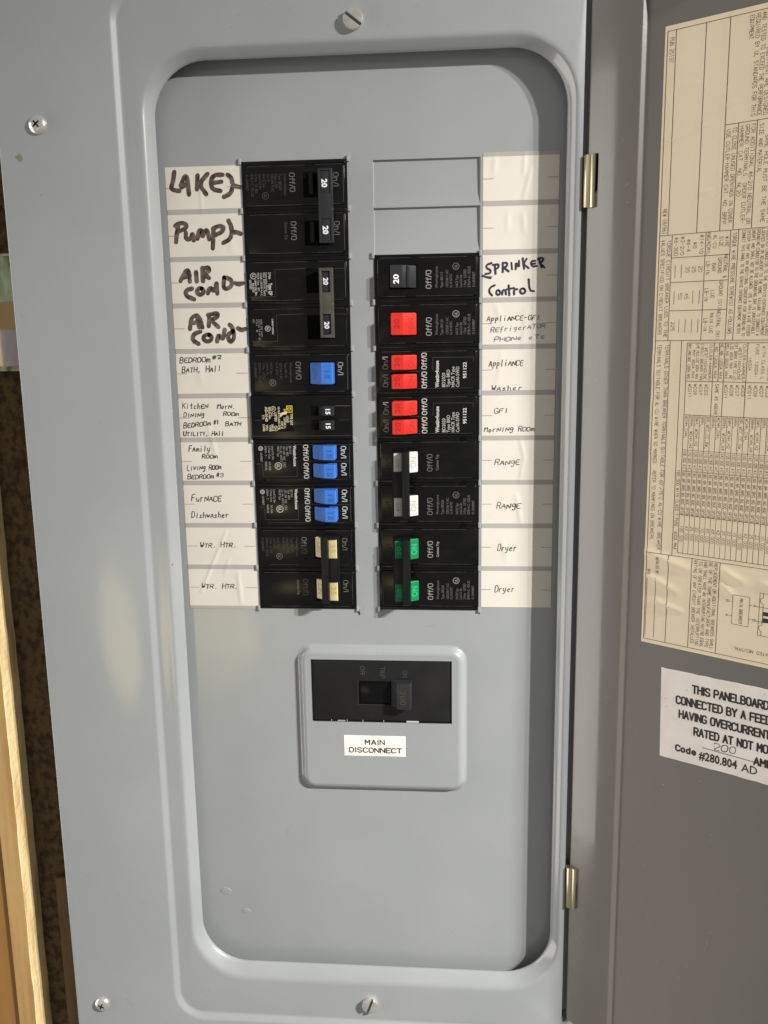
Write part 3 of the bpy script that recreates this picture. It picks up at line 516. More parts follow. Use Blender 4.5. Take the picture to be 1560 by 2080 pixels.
for s, a, b in ((47.8, 79, 28), (64.7, 79, 28), (76.6, 79, 28), (80.3, 79, 28), (49.1, 27.9, -82), (55.0, 27.9, -82), (53.4, -82, -129.8), (65.8, -82, -129.8), (80.4, -82, -129.8)): ln(s, a, s, b)
for z in (68.0, 56.2, 42.5): ln(47.8, z, 76.6, z)
for t, s, z0, z1 in (('AND TESTED TO EXCEED THE PERFORMANCE', 85.6, 171.6, 128.2), ('REQUIRED BY UL STANDARDS FOR THIS', 82.9, 171.6, 128.4), ('EQUIPMENT.', 80.1, 171.4, 160.4), ('EQUIPMENT ARE DESIGNED', 88.3, 156.5, 128.2)): tx(t, s, z0, 1.9, z1)
tx('PUB 25137', 42.6, 169.6, 2.0, 158.6); tx('NEW (8/96)', 42.6, 91.4, 2.0, 79.8)
for t, s, z0, z1 in (('TO CLOSE UNUSED OPENINGS IN COVER,', 75.0, 124.8, 81.2), ('USE CUTLER-HAMMER CAT. NO. BRFP.', 72.2, 124.2, 80.8), ('FOR ADDITIONAL #6-2/0 NEUTRAL OR', 83.5, 125, 81.2), ('GROUND TERMINALS, ORDER CUTLER-', 80.9, 125, 81.5), ('HAMMER CAT. NO. NL20.', 78.3, 124.8, 92.4), ('SIZE AND MATERIAL.', 87.2, 124.6, 102), ('SAME HOLE MUST BE THE SAME', 90.0, 119.5, 81.4), ('WIRES IN', 92.8, 91, 81)): tx(t, s, z0, 1.75, z1)
for t, s, z0, z1 in (('CONNECT THIS PANEL TO THE SERVICE ENTRANCE EQUIPMENT (METER).', 82.1, 78.3, 30.0), ('SYSTEM THAT HAS AN ADDITIONAL CONDUCTOR FOR GROUNDING TO', 84.4, 78.3, 29.9), ('UNSAFE AND SHALL NOT BE ALLOWED. USE A 1PH-3 WIRE FEEDER', 86.7, 78.4, 29.9), ('GROUNDING CONDUCTOR TO THE GROUNDING BAR IS UNACCEPTABLE,', 88.9, 78.5, 30), ('LOCATED ON OR ADJACENT TO THE HOME. FAILURE TO CONNECT A', 91.0, 78.5, 30), ('INSULATED CONDUCTOR TO THE SERVICE-ENTRANCE EQUIPMENT', 93.2, 78.5, 30), ('GREEN-COLORED', 95.4, 41, 30)): tx(t, s, z0, 1.45, z1, .15)
tx('TORQUE WIRE PRESSURE SCREW(S) AS FOLLOWS.', 77.7, 77.8, 1.7, 29.8)
for t, s, z0 in (('WIRE', 74.2, 76.2), ('SIZE,', 71.4, 76.4), ('AL-CU', 68.4, 77.2), ('NEUTRAL &', 74.0, 67.8), ('GROUND', 71.3, 66.6), ('BAR', 68.4, 64.2), ('LB-IN', 65.5, 65.2), ('GROUND (G1)', 72.4, 55.8), ('LUG', 68.5, 51.6), ('LB-IN', 65.5, 52.6), ('NEUTRAL (N1)', 72.0, 42.2), ('MAIN LUG', 68.6, 40.8), ('LB-IN', 65.6, 38.4)): tx(t, s, z0, 1.75, z0 - len(t) * 1.17)
tx('AWG/KCMIL', 65.4, 78.8, 1.75, 68.4)
for i, (t, z0, c2, c3, c4) in enumerate((('#14-10', 77.9, '20', '', ''), ('#8', 74.8, '25', '', ''), ('#6-4', 76.3, '35', '45', ''), ('#3-2/0', 77.8, '', '50', ''), ('#6-300', 77.7, '', '', '225'))):
    s = 61.9 - i * 3.2; tx(t, s, z0, 1.75, z0 - len(t) * 1.45)
    for c, zc in ((c2, 63.4), (c3, 50.8), (c4, 37.0)):
        if c: tx(c, s, zc, 1.75, zc - len(c) * 1.4)
        else: ln(s + .9, zc + 1.2, s + .9, zc - 5.2, .2)
tx('TORQUE CIRCUIT BREAKER LUGS TO THE', 45.4, 76.6, 1.75, 29.6); tx('VALUES SPECIFIED ON CIRCUIT BREAKERS.', 42.4, 76.8, 1.75, 29.6)
tx('TERMINALS OTHER THAN BREAKER TERMINALS SUITABLE FOR 60\'/75\'C AL-CU WIRE. BREAKER', 46.7, 25.9, 1.85, -79.8)
tx('TERMINALS SUITABLE FOR AL-CU WIRE WHEN SO MARKED.  REFER TO MARKINGS ON BREAKERS.', 42.6, 25.9, 1.85, -76.0)
tx('* 100,000 WITH CLASS T FUSE, 600A MAX.', 55.7, -34.5, 1.6, -79.6)
# the ratings table
ln(58, 26.7, 228, 26.7); ln(58, 8.0, 228, 8.0); ln(58, -8.8, 228, -8.8); ln(58, -80, 228, -80); ln(58, 26.7, 58, -80)
ln(58, -26.5, 228, -26.5, .2); ln(58, -37.4, 228, -37.4, .2); ln(58, -60, 228, -60, .2)
for s in (71.5, 76.9, 87.7, 103.5): ln(s, 26.7, s, -8.8)
ln(74.2, 26.7, 74.2, 8)
rows = ['WCHH_CHH_|100,000', 'BRHH_ WCHH_H4|42,000', 'BWH_ WCHH_H2|25,000', 'BRH_|22,000', 'BR_WCC_CC_BW_|10,000', 'BRHH_|42,000', 'WCHH_CHH_|100,000', 'BRHH_ WCHH_H4|42,000', 'BWH_ WCHH_H2|25,000', 'BRH_|22,000', 'BR_WCC_CC_BW_|10,000']
rows = rows + rows[:3] + rows[3:5] + ['WCHH_CHH_|100,000', 'BRHH_ WCHH_H4|42,000', 'BWH_ WCHH_H2|25,000']
last = ['100,000', '42,000', '25,000', '22,000', '10,000', '65,000', '65,000', '42,000', '25,000', '22,000', '10,000', '100,000', '42,000', '25,000', '22,000', '10,000', '100,000', '42,000', '25,000', '22,000']
for i in range(len(rows)):
    s = 58.0 + 2.72 * i; t, q = rows[i].split('|')
    if i: ln(s, -8.8, s, -80, .2)
    tx(t, s + .65, -9.5, 1.45, -9.5 - len(t) * 1.22, .14); tx('(' + q + ' AIC)', s + .65, -26.2 if len(q) > 6 else -27.2, 1.45, -37.2, .14)
    tx('BD,BR,BRD,BQ,BQC,GFCB', s + .65, -38.2, 1.35, -59.8, .17); tx(last[i], s + .65, -65.6, 1.5, -65.6 - len(last[i]) * 1.2, .14)
for t, s, z0 in (('CUTLER-HAMMER/', 69.3, 25.8), ('WESTINGHOUSE', 67.0, 24.4), ('CIRCUIT BREAKER TYPE', 65.0, 26.2), ('LHE,HLD,LDC 600A MAX.', 62.9, 26.2), ('MAY 800A MAX.', 60.9, 23.2), ('NBY,HND,NDC 1200A MAX.', 58.7, 26.2), ('NC,NB 1200A MAX.', 74.7, 26.2), ('ND 1200A MAX.', 72.0, 24.6), ('CUTLER-HAMMER/', 85.6, 25.8), ('WESTINGHOUSE', 83.5, 24.4), ('CKT BRKR TYPE LC,LD,', 81.5, 26.2), ('LSE 600A MAX., MC,', 79.5, 26.2), ('MD,MA 800A MAX.', 77.4, 26.2), ('WCLSTBP, WCLSTBP', 97.5, 26.2), ('WITH CLASS L', 94.6, 25), ('FUSE, 1200A-', 91.6, 25.8), ('1600A', 88.5, 20)): tx(t, s, z0, 1.35, max(8.4, z0 - len(t) * 1.28), .14)
for sb in (59.6, 77.6, 89.0):
    for i, t in enumerate(('WCG11', 'WCG9', 'WCG7', 'WCG3')): tx(t, sb + 2.75 * i, 6.6, 1.5, 6.6 - len(t) * 1.3)
tx('SAME AS ABOVE', 73.2, 6.8, 1.5, -8.2)
tx('INSTALLED BY:', 46.6, -83.6, 1.5, -93.6); tx('DATE:', 42.1, -91.2, 1.5, -94.6); ln(46.8, -95.3, 46.8, -128.3, .2); ln(42.0, -96, 42.0, -128.3, .2)
for t, s, z1 in (('REPLACEMENT OR ADDITIONAL BREAKERS SHALL', 77.4, -128), ('BE OF THE SAME MANUFACTURER AND TYPE', 74.8, -127.6), ('AND SHALL HAVE AN INTERRUPTING RATING EQUAL', 72.2, -128.2), ('TO OR GREATER THAN THE INTERRUPTING', 69.6, -127.6), ('RATING OF ANY CIRCUIT BREAKER INSTALLED.', 67.0, -128)): tx(t, s, -82.8, 1.7, z1)
for a in (((87.7, -97.3), (96, -97.3)), ((96, -97.3), (96, -112.5)), ((96, -112.5), (87.7, -112.5)), ((87.7, -112.5), (87.7, -97.3)), ((87.7, -101), (86.6, -101)), ((87.7, -108.4), (86.6, -108.4)), ((96, -101.2), (97.2, -101.2)), ((96, -108.6), (97.2, -108.6)), ((99.4, -101.3), (112, -101.3)), ((99.4, -108.8), (104, -108.8)), ((100.8, -94.2), (100.8, -115.8)), ((100.8, -94.2), (114, -94.2)), ((100.8, -115.8), (114, -115.8)), ((102.4, -94.2), (102.4, -96.4)), ((102.4, -113.4), (102.4, -115.8)), ((102.6, -99.6), (102.6, -110.6))): ln(*a[0], *a[1], .22)
for zc in (-98, -112): ribbon(ls, [(102.4 - 1.2 * sin(pi * k / 8), zc + 1.5 * cos(pi * k / 8)) for k in range(9)], .2, B, .16, SD)
for za, zb in ((-103.4, -105.4), (-106.6, -108.8)): ls.add([(102.8, za, .19), (105.6, za, .19), (105.6, zb, .19), (102.8, zb, .19)], [(0, 1, 2, 3)], 'print_black')
tx('MAIN BREAKER', 91.2, -98.8, 1.6, -111.6, .2)
for t, s, z in (('B', 84.4, -100.4), ('A', 84.4, -107.8), ('A', 97.8, -100.6), ('B', 97.8, -108)): tx(t, s, z, 1.6)
cad(ls, 'INSULATED NEUTRAL', 113.6, -124.2, 1.55, B, w=.17, d=.17, surf=SD, ang=180)
o = ls.build('instruction_sheet', door, (-1.65, -0.23, 0), smooth=60); o.scale = (1.0067,) * 3; tag(o, 'large cream instruction sheet printed sideways')
# white rating sticker
sk = MB(); tl = radians(1.4)
def stp(s, z): return (52.1 + s * cos(tl) - z * sin(tl), -144.0 + s * sin(tl) + z * cos(tl))
edge = [(0, 0)] + [(s, random.uniform(-.25, .1)) for s in range(4, 116, 4)] + [(118, 0), (118, -50.3)] + [(s, -50.3 + random.uniform(-.15, .3)) for s in range(112, 0, -4)] + [(0, -50.3)]
sk.slab([stp(*p) for p in edge][::-1], 0, .16, 'sticker_white', b=0.04)
for t, s, z, cap, wd in (('THIS PANELBOARD', 17.4, -10.9, 5.0, 38.6), ('CONNECTED BY A FEEDER', 8.7, -18.6, 5.0, 54.2), ('HAVING OVERCURRENT', 10.5, -26.2, 5.0, 46.8), ('RATED AT NOT MORE', 18.8, -34.0, 5.0, 43.2), ('AMPS', 50.2, -41.6, 4.7, 12.2), ('Code', 9.0, -45.2, 4.0, 11.2)):
    X, Z = stp(s, z); gothic(sk, t, X, Z, cap, 'print_black', wd, ang=1.4, d=.2, w=.95)
for t, s, z, cap, wd, b in (('#280.804', 21.8, -46.2, 4.5, 20.0, .03), ('AD', 44.0, -46.6, 4.3, 8.0, .012)):
    X, Z = stp(s, z); text(sk, t, X, Z, cap, 'print_black', ang=1.4, width=wd, d=.2, bold=b)
ribbon(sk, [stp(23.5, -39.4), stp(50, -39.9)], .35, 'print_black', .2)
X, Z = stp(29, -38.6); X2, Z2 = stp(41, -38.4); random.seed(21); hand(sk, '200', X, Z, X2, Z2, 3.6, 'pen_black', .4)
for i in range(9):
    X, Z = stp(random.uniform(2, 60), random.uniform(-49, -2)); sk.slab(circle(X, Z, random.uniform(.12, .3), 6), .1, .2, 'grime', b=0)
o = sk.build('rating_sticker', door, (-1.65, -0.23, 0), smooth=0); o.scale = (1.0067,) * 3; tag(o, 'white sticker with bold black capitals, slightly tilted')

# ------------------------------------------------------------------ circuit breakers, built for the left column; turned half round for the right one
def lines(mb, rows, m, d, z0, cap):
    for t, x, L in rows: text(mb, t, x, z0, cap, m, ang=-90, width=L, d=d)
def seal(mb, x, z, r, m, d, t='UL', solid=False):
    n = 22
    if solid: mb.add([(x + r * cos(2 * pi * i / n), z + r * sin(2 * pi * i / n), d) for i in range(n)], [tuple(range(n))], m); m2 = 'black_gloss'
    else:
        mb.add([(x + q * cos(2 * pi * i / n), z + q * sin(2 * pi * i / n), d) for q in (r, r * .84) for i in range(n)], [(i, (i + 1) % n, n + (i + 1) % n, n + i) for i in range(n)], m); m2 = m
    text(mb, t, x - r * .42, z + r * .55, r * .85, m2, ang=-90, width=r * 1.05, d=d + .02, bold=.02)
PD = 1.8
def pole(mb, zc=0.0, tandem=False, shoulder=1.9):
    mb.box(-29.1, 29.1, zc - 12.69, zc + 12.69, -8, 0.5, 'black_plastic', b=0.25)
    mb.box(-27.6, 27.7, zc - 11.3, zc + 12.3 - shoulder, 0, PD, 'black_plastic', b=0.8, r=1.3)
    mb.box(-27.9, 28.0, zc + 12.5 - shoulder, zc + 12.45, -1, 0.9, 'black_plastic', b=0.35)
    zt = zc + 12.3 - shoulder                        # rubbed moulding edges, with their highlights painted in as pale lines
    for pts, c in (([(-25.5, zt - .55), (-9, zt - .5), (6, zt - .55)], 'ink_dim'), ([(12, zt - .5), (26.2, zt - .55)], 'ink_dim'), ([(-22, zc - 10.8), (4, zc - 10.75)], 'ink_dim'), ([(9, zc - 10.75), (25.5, zc - 10.8)], 'ink_dim'), ([(26.95, zt - 1.6), (27.0, zc + 1), (26.95, zc - 9.6)], 'ink_grey')): ribbon(mb, pts, .17, c, PD - .06, vary=.35)
    mb.box(5.0, 20.6, zc - 7.2, zc + 6.2, 0.2, PD + .03, 'cavity_shade', b=0) if not tandem else None
WEST1 = [('Westinghouse', -6.0, 11.4), ('Type BR115', -8.9, 8.4), ('120/240 V AC', -11.8, 9.6), ('Cu Al 60/75C', -13.9, 7.4), ('HACR Type', -17.2, 6.6), ('Listed Ckt. Bkr.', -19.4, 7.0), ('1 Pole   LISTED', -21.6, 9.6), ('E7819-C- ISSUE', -23.9, 11.2), ('O LR49807', -26.4, 8.2)]
CUT2 = [('Cutler-Hammer', -5.6, 11.6), ('Type BR220', -8.4, 8.6), ('Type C220', -10.6, 7.4), ('120/240 V AC', -12.6, 9.4), ('Cu Al', -14.8, 4.0), ('HACR Type', -17.2, 7.2), ('Listed Ckt. Bkr.', -19.4, 8.2), ('2 Pole  ISS. 883', -21.6, 9.6), ('E7819-C- 951122', -23.9, 11.6), ('O LR49807', -26.6, 8.4)]
def single_print(mb, zc, m1, m2, off_m, on_m, rows=None, common=False):
    d = PD + .04
    gothic(mb, 'On/I', 21.5, zc + 5.3, 3.1, on_m, 7.0, ang=-90, d=d, w=.4)
    gothic(mb, 'Off/O', -2.6, zc + 5.8, 3.2, off_m, 9.5, ang=-90, d=d, w=.42)
    if common: text(mb, 'Common Trip', -6.0, zc + 5.6, 1.5, m2, ang=-90, width=9.2, d=d, bold=.02)
    if rows: lines(mb, rows, m1, d, zc + 5.7, 1.45); seal(mb, -16.0, zc - 5.6, 1.9, m2, d)
# lever: flat face towards On, a longer slope towards Off
LEV = [(5.9, 0), (5.9, 2.2), (12.4, 8.0), (13.0, 8.6), (19.2, 9.4), (19.6, 9.0), (19.7, 0)]
def lever(root, m, zc, h, face, slope, ink='ink_faint', name='lever'):
    mb = MB(); mb.wedge(LEV, zc - h / 2, zc + h / 2, m, b=0.4)
    if face:                                     # embossed rating on the flat face
        L = min(h - 2.2, 5.6); t = MB(); text(t, face, 15.0, zc + L / 2, 2.8, ink, ang=-90, width=L, bold=.015)
        mb.add([(x, z, 8.62 + (x - 13.0) * .129 + .06) for x, z, _ in t.v], t.f, ink)
    if slope:
        L = min(h - 1.8, 6.2); t = MB(); text(t, slope, 7.4, zc + L / 2, 3.0, ink, ang=-90, width=L, bold=.015)
        mb.add([(x, z, 2.2 + (x - 5.9) * .892 + .06) for x, z, _ in t.v], t.f, ink)
    return mb.build(name, root, smooth=28)
for n, c in (('blue_mark', (0.028, 0.12, 0.45)), ('red_mark', (0.36, 0.012, 0.01)), ('cream_mark', (0.50, 0.40, 0.17)), ('white_mark', (0.36, 0.36, 0.34)), ('green_mark', (0.02, 0.38, 0.15)), ('charcoal_mark', (0.05, 0.05, 0.055)), ('red_pale', (0.85, 0.20, 0.16))): mat(n, c, 0.4)
XL, XR = -36.25, 35.75
# rows from the top: 1-2 at z 101.6, 3-4 at 50.8, then single spaces
def place(root, col, z, label, group=None):
    root.location = P((XL if col == 'L' else XR, z, 0)); root.rotation_euler = (0, 0 if col == 'L' else pi, 0)
    return tag(root, label, 'circuit breaker', group)
GRP = 'circuit breakers in the two columns'
def tie_bar(root, x0, x1, z0, z1, windows, m, d0=4.2, d1=10.4, rail=1.25, dark=None):
    """bridge across two levers: rails and cross pieces round the windows that show the levers"""
    mb = MB(); wz0, wz1 = min(w[0] for w in windows), max(w[1] for w in windows)
    cuts = [z0] + [q for w in sorted(windows) for q in w] + [z1]
    mb.box(x0, x0 + rail, z0, z1, d0, d1, m, b=0.35); mb.box(x1 - rail, x1, z0, z1, d0, d1 - .3, m, b=0.35)
    for a, b in zip(cuts[0::2], cuts[1::2]): mb.box(x0 + rail - .4, x1 - rail + .4, a + .02, b - .02, d0, d1 - .04, m, b=0.3)
    return mb.build('tie_bar', root, smooth=35)
# --- two-pole breaker, black tie bar with white 20s (top left)
def double_body(r, prints):
    mb = MB(); pole(mb, 12.7); pole(mb, -12.7); prints(mb); return mb.build('body', r, smooth=32)
r = empty('circuit_breaker', (0, 0, 0))
def pr(mb):
    single_print(mb, 12.7, 'ink_dim', 'ink_dim', 'ink_grey', 'ink_grey', CUT2); single_print(mb, -12.7, 'ink_dim', 'ink_dim', 'ink_grey', 'ink_grey', common=True)
    for zc in (12.7, -12.7): mb.box(8.2, 10.6, zc - 5.4, zc + 5.6, PD, PD + 1.2, 'black_plastic', b=0.3)
    mb.quad(22, 25.4, .4, 1.8, 0.4, 'ink_dim')
double_body(r, pr)
w20 = ((6.4, 18.2), (-18.0, -6.6))
tie_bar(r, 14.1, 21.7, -19.1, 19.4, w20, 'charcoal_plastic', d1=9.0)
for i, (a, b) in enumerate(w20):
    mb = MB(); mb.box(15.0, 20.2, a, b, 0, 8.4, 'charcoal_plastic', b=0.2); text(mb, '20', 16.2, b - 4.2 if i == 0 else b - 3.6, 2.9, 'ink_bright', ang=-90, width=4.4, d=8.46, bold=.035); mb.build('lever', r, smooth=35)
place(r, 'L', 101.6, 'black double breaker with charcoal tie bar and white 20s beside the LAKE PUMP row', GRP)
# --- two-pole breaker with taupe tie bar
r = empty('circuit_breaker', (0, 0, 0))
def pr(mb):
    d = PD + .04
    for zc, z0 in ((12.7, 17.4), (-12.7, -7.2)):
        mb.box(-27.4, -12.6, z0 - 13.4, z0 + 1.2, PD - .3, PD + .22, 'black_plastic', b=0.12)
        ribbon(mb, [(-12.6, z0 + 1.2), (-.5, z0 + 1.4), (5, z0 + 1.6)], .22, 'ink_dim', PD + .05); ribbon(mb, [(21, z0 + 1.2), (27, z0 + 1.0)], .22, 'ink_dim', PD + .05)
        ribbon(mb, [(-12.4, z0 + .8), (-12.2, z0 - 13.2)], .2, 'ink_dim', PD + .26); ribbon(mb, [(-27, z0 - 13.3), (-12.4, z0 - 13.3)], .2, 'ink_dim', PD + .26)
    d = PD + .28
    text(mb, '2 Pole', -16.0, 17.2, 1.3, 'ink_white', ang=-90, width=3.6, d=d, bold=.02); text(mb, 'Type QP', -16.2, 11.4, 2.0, 'ink_white', ang=-90, width=6.6, d=d, bold=.03)
    lines(mb, [('Interrupting Rating', -17.8, 10.2), ('MAX. RMS SYM. AMPS', -19.2, 12.6), ('10,000 120/240 V.A.C.', -20.8, 12.8), ('HACR Type   40C', -22.4, 10.2)], 'ink_white', d, 17.2, 1.15)
    text(mb, 'Listed Ckt. Bkr.', -23.9, 13.4, 1.15, 'ink_white', ang=-90, width=8.8, d=d, bold=.02); text(mb, 'RI-2003', -25.4, 11.6, 1.1, 'ink_white', ang=-90, width=5, d=d, bold=.02); text(mb, 'LISTED', -26.9, 13.4, 1.1, 'ink_white', ang=-90, width=5.2, d=d, bold=.02)
    seal(mb, -24.6, 15.4, 1.75, 'ink_white', d)
    text(mb, 'CURRENT LIMITING', -15.2, -8.0, .9, 'ink_white', ang=-90, width=8.6, d=d, bold=.02); seal(mb, -17.6, -13.4, 1.6, 'ink_white', d, 'SA')
    lines(mb, [('WIRE  SIZE  LB-IN', -21.6, 9.6), ('CU-AL 14-10  20', -22.9, 11.6), ('CU   8', -24.2, 7), ('40C', -26.0, 2)], 'ink_pale', d, -8.2, .95)
double_body(r, pr)
w2 = ((5.6, 16.8), (-17.2, -6.2))
tie_bar(r, 13.3, 20.7, -19.0, 18.6, w2, 'taupe_plastic', d1=9.2, rail=1.5)
for i, (a, b) in enumerate(w2):
    mb = MB(); mb.box(14.6, 19.4, a + .3, b, 0, 8.0, 'charcoal_plastic', b=0.2); text(mb, '20', 15.6, b - 3.4 - .6 * i, 2.6, 'ink_bright', ang=-90, width=3.9, d=8.06, bold=.03); mb.build('lever', r, smooth=35)
place(r, 'L', 50.8, 'black double breaker with worn taupe tie bar beside the AIR COND row', GRP)
# --- single, blue lever
def single(levmat, mark, rows, pal, face, slope, dark=False):
    r = empty('circuit_breaker', (0, 0, 0)); mb = MB(); pole(mb)
    single_print(mb, 0, pal[0], pal[1], pal[2], pal[3], rows); mb.build('body', r, smooth=32)
    lever(r, levmat, -.55, 11.9, face, slope, mark); return r
r = single('blue_plastic', 'blue_mark', WEST1, ('ink_dim', 'ink_grey', 'ink_grey', 'ink_pale'), '15', 'ON')
place(r, 'L', 12.7, 'black single breaker with one wide blue lever, fifth row on the left', GRP)
# --- black tandem with two small black levers
r = empty('circuit_breaker', (0, 0, 0)); mb = MB()
mb.box(-29.2, 29.1, -12.69, 12.69, -8, .5, 'black_plastic', b=0.2); mb.box(-29.3, 29.1, -12.4, 12.5, -1, 2.1, 'black_plastic', b=0.4); mb.box(-27.5, 28, -4.2, 6.4, 1, 2.25, 'black_plastic', b=0.12)
mb.box(-22.8, -4.8, -8.0, 7.2, 1, 2.4, 'black_gloss', b=0.1); d = 2.45
mb.add([(x, z, d) for x, z in ((-8.6, 6.8), (-5.1, 6.8), (-5.1, 2.8), (-8.6, 2.8))], [(0, 1, 2, 3)], 'ink_yellow')
mb.add([(x, z, d + .02) for x, z in ((-8.2, 6.3), (-5.5, 6.3), (-5.5, 3.3), (-8.2, 3.3))], [(0, 1, 2, 3)], 'black_gloss'); text(mb, 'D', -8.0, 5.8, 2.1, 'ink_yellow', ang=-90, width=1.9, d=d + .04, bold=.03)
for t, x, z, c, L in (('TYPE QOT', -6.6, 2.2, 1.5, 6.6), ('LOAD', -8.8, 1.0, 1.4, 4.0), ('120/240 V~', -10.3, .2, 1.2, 6.6), ('SWD', -10.2, 5.0, 1.2, 3.0), ('10/3P 20', -11.9, -2, 1.2, 4.4), ('10 KA CLASS SYB', -13.6, 6.4, 1.2, 13.2), ('LISTED', -15.6, 3.0, 1.3, 5.2), ('C.L.', -17.4, 3.0, 1.2, 2.4), ('HACR', -17.6, -3.8, 1.2, 4.0), ('ISSUE NA.', -19.0, 6.2, 1.2, 7.2), ('TYPE', -19.0, -4.2, 1.2, 3.6), ('AD-0140', -21.0, 6.2, 1.5, 8.4), ('TPO', -21.0, -4.0, 1.3, 3.4), ('(1)', -22.5, 1.6, 1.1, 2.4), ('CARB', -22.6, -3.6, 1.2, 4.2)): text(mb, t, x, z, c, 'ink_cream', ang=-90, width=L, d=d, bold=.022)
seal(mb, -16.2, 5.0, 1.5, 'ink_cream', d); seal(mb, -15.2, -6.2, 1.5, 'ink_cream', d, 'SA')
mb.slab([(-12.6, 2.4), (-12.2, .2), (-10.6, 1.6), (-8.4, 2.0), (-8.6, 3.4), (-10.8, 3.0)], 2.4, 2.54, 'ink_cream', b=0.02)
for zc in (3.75, -4.4): mb.quad(5.6, 19.2, zc - 2.7, zc + 2.9, 2.32, 'cavity_shade')
ribbon(mb, [(18.9, 6.4), (28, 6.4)], .2, 'ink_grey', 2.28); ribbon(mb, [(21.5, -1.6), (27.6, -1.6)], .2, 'ink_dim', 2.3); ribbon(mb, [(-29, -10.6), (28, -10.6)], .22, 'ink_dim', 2.16); ribbon(mb, [(-27, -1.4), (-23, -1.4)], .2, 'ink_dim', 2.3)
mb.build('body', r, smooth=32)
for zc in (3.75, -4.4):
    l = MB(); l.wedge([(8, 0), (12.5, 5.4), (13.0, 6.2), (18.6, 6.6), (19, 6.2), (19, 0)], zc - 2.6, zc + 2.8, 'charcoal_plastic', b=0.3); text(l, '15', 14.6, zc + 1.9, 2.6, 'ink_bright', ang=-90, width=3.7, d=6.72, bold=.03); l.build('lever', r, smooth=30)
place(r, 'L', -12.7, 'flat black tandem breaker with yellow print and two small black levers', GRP)
# --- blue tandem, twice
def tandem(levmat, mark, big):
    r = empty('circuit_breaker', (0, 0, 0)); mb = MB(); pole(mb, tandem=True, shoulder=2.0); d = PD + .04
    for zc, zo in ((5.0, 9.4), (-4.9, -1.0)):
        mb.quad(4.8, 20.4, zc - 4.2, zc + 4.2, PD + .03, 'cavity_shade')
        gothic(mb, 'On/I', 22.0, zc + 3.6, 3.2, 'ink_white' if not big else 'ink_pale', 6.8, ang=-90, d=d, w=.44)
        gothic(mb, 'Off/O', 0.2, zo, 3.1, 'ink_white', 8.8, ang=-90, d=d, w=.46)
    if not big:
        text(mb, 'Westinghouse', -5.6, 9.2, 1.75, 'ink_white', ang=-90, width=12.0, d=d, bold=.03)
        lines(mb, [('BD1515', -8.0, 4.6), ('Type  BRD', -9.7, 6.0), ('120 / 240  VAC   SWD', -11.6, 12.4), ('Cu / Al - 60/75 C 60hz', -13.3, 12.6), ('HACR Type', -15.0, 6.2), ('Listed Ckt. Bkr.', -18.2, 8.2), ('2 Pole Unit    SA-304', -20.2, 14.0), ('E7819 - T -     960H-4L', -22.4, 14.2)], 'ink_pale', d, 9.0, 1.3)
        text(mb, 'LR49807', -25.0, 5.2, 1.3, 'ink_pale', ang=-90, width=5.4, d=d); seal(mb, -24.6, 7.6, 1.4, 'ink_pale', d, 'SA', True); seal(mb, -14.6, -2.6, 2.1, 'ink_white', d)
        ribbon(mb, [(-3.6, .6), (-3.8, -8.9), (-23.4, -8.9), (-24.0, -1.4), (-27.3, -1.4)], .2, 'ink_dim', d)
    else:
        text(mb, 'Westinghouse', -6.4, 9.2, 2.0, 'ink_white', ang=-90, width=14.8, d=d, bold=.035)
        lines(mb, [('BD2020', -10.0, 8.0), ('Type BRD', -12.6, 9.8), ('HACR Type', -15.2, 11.4), ('Cu/Al-SWD', -17.8, 11.4)], 'ink_white', d, 9.2, 1.9)
        text(mb, '951122', -21.8, 4.4, 1.9, 'ink_white', ang=-90, width=9.0, d=d, bold=.03)
        ribbon(mb, [(-3.0, -.2), (-3.2, -7.4), (-25.6, -7.4), (-25.8, -5)], .2, 'ink_dim', d)
    ribbon(mb, [(2.6, .1), (27.4, .1)], .2, 'ink_dim', d)
    mb.build('body', r, smooth=32)
    for zc in (5.5, -5.0): lever(r, levmat, zc, 8.0, '20' if big else '15', 'ON', mark)
    return r
r = tandem('blue_plastic', 'blue_mark', False)
place(r, 'L', -38.1, 'black tandem breaker with two blue levers beside the Family Room row', GRP)
c = copy_tree(r); place(c, 'L', -63.5, 'black tandem breaker with two blue levers beside the Furnace and Dishwasher row', GRP)
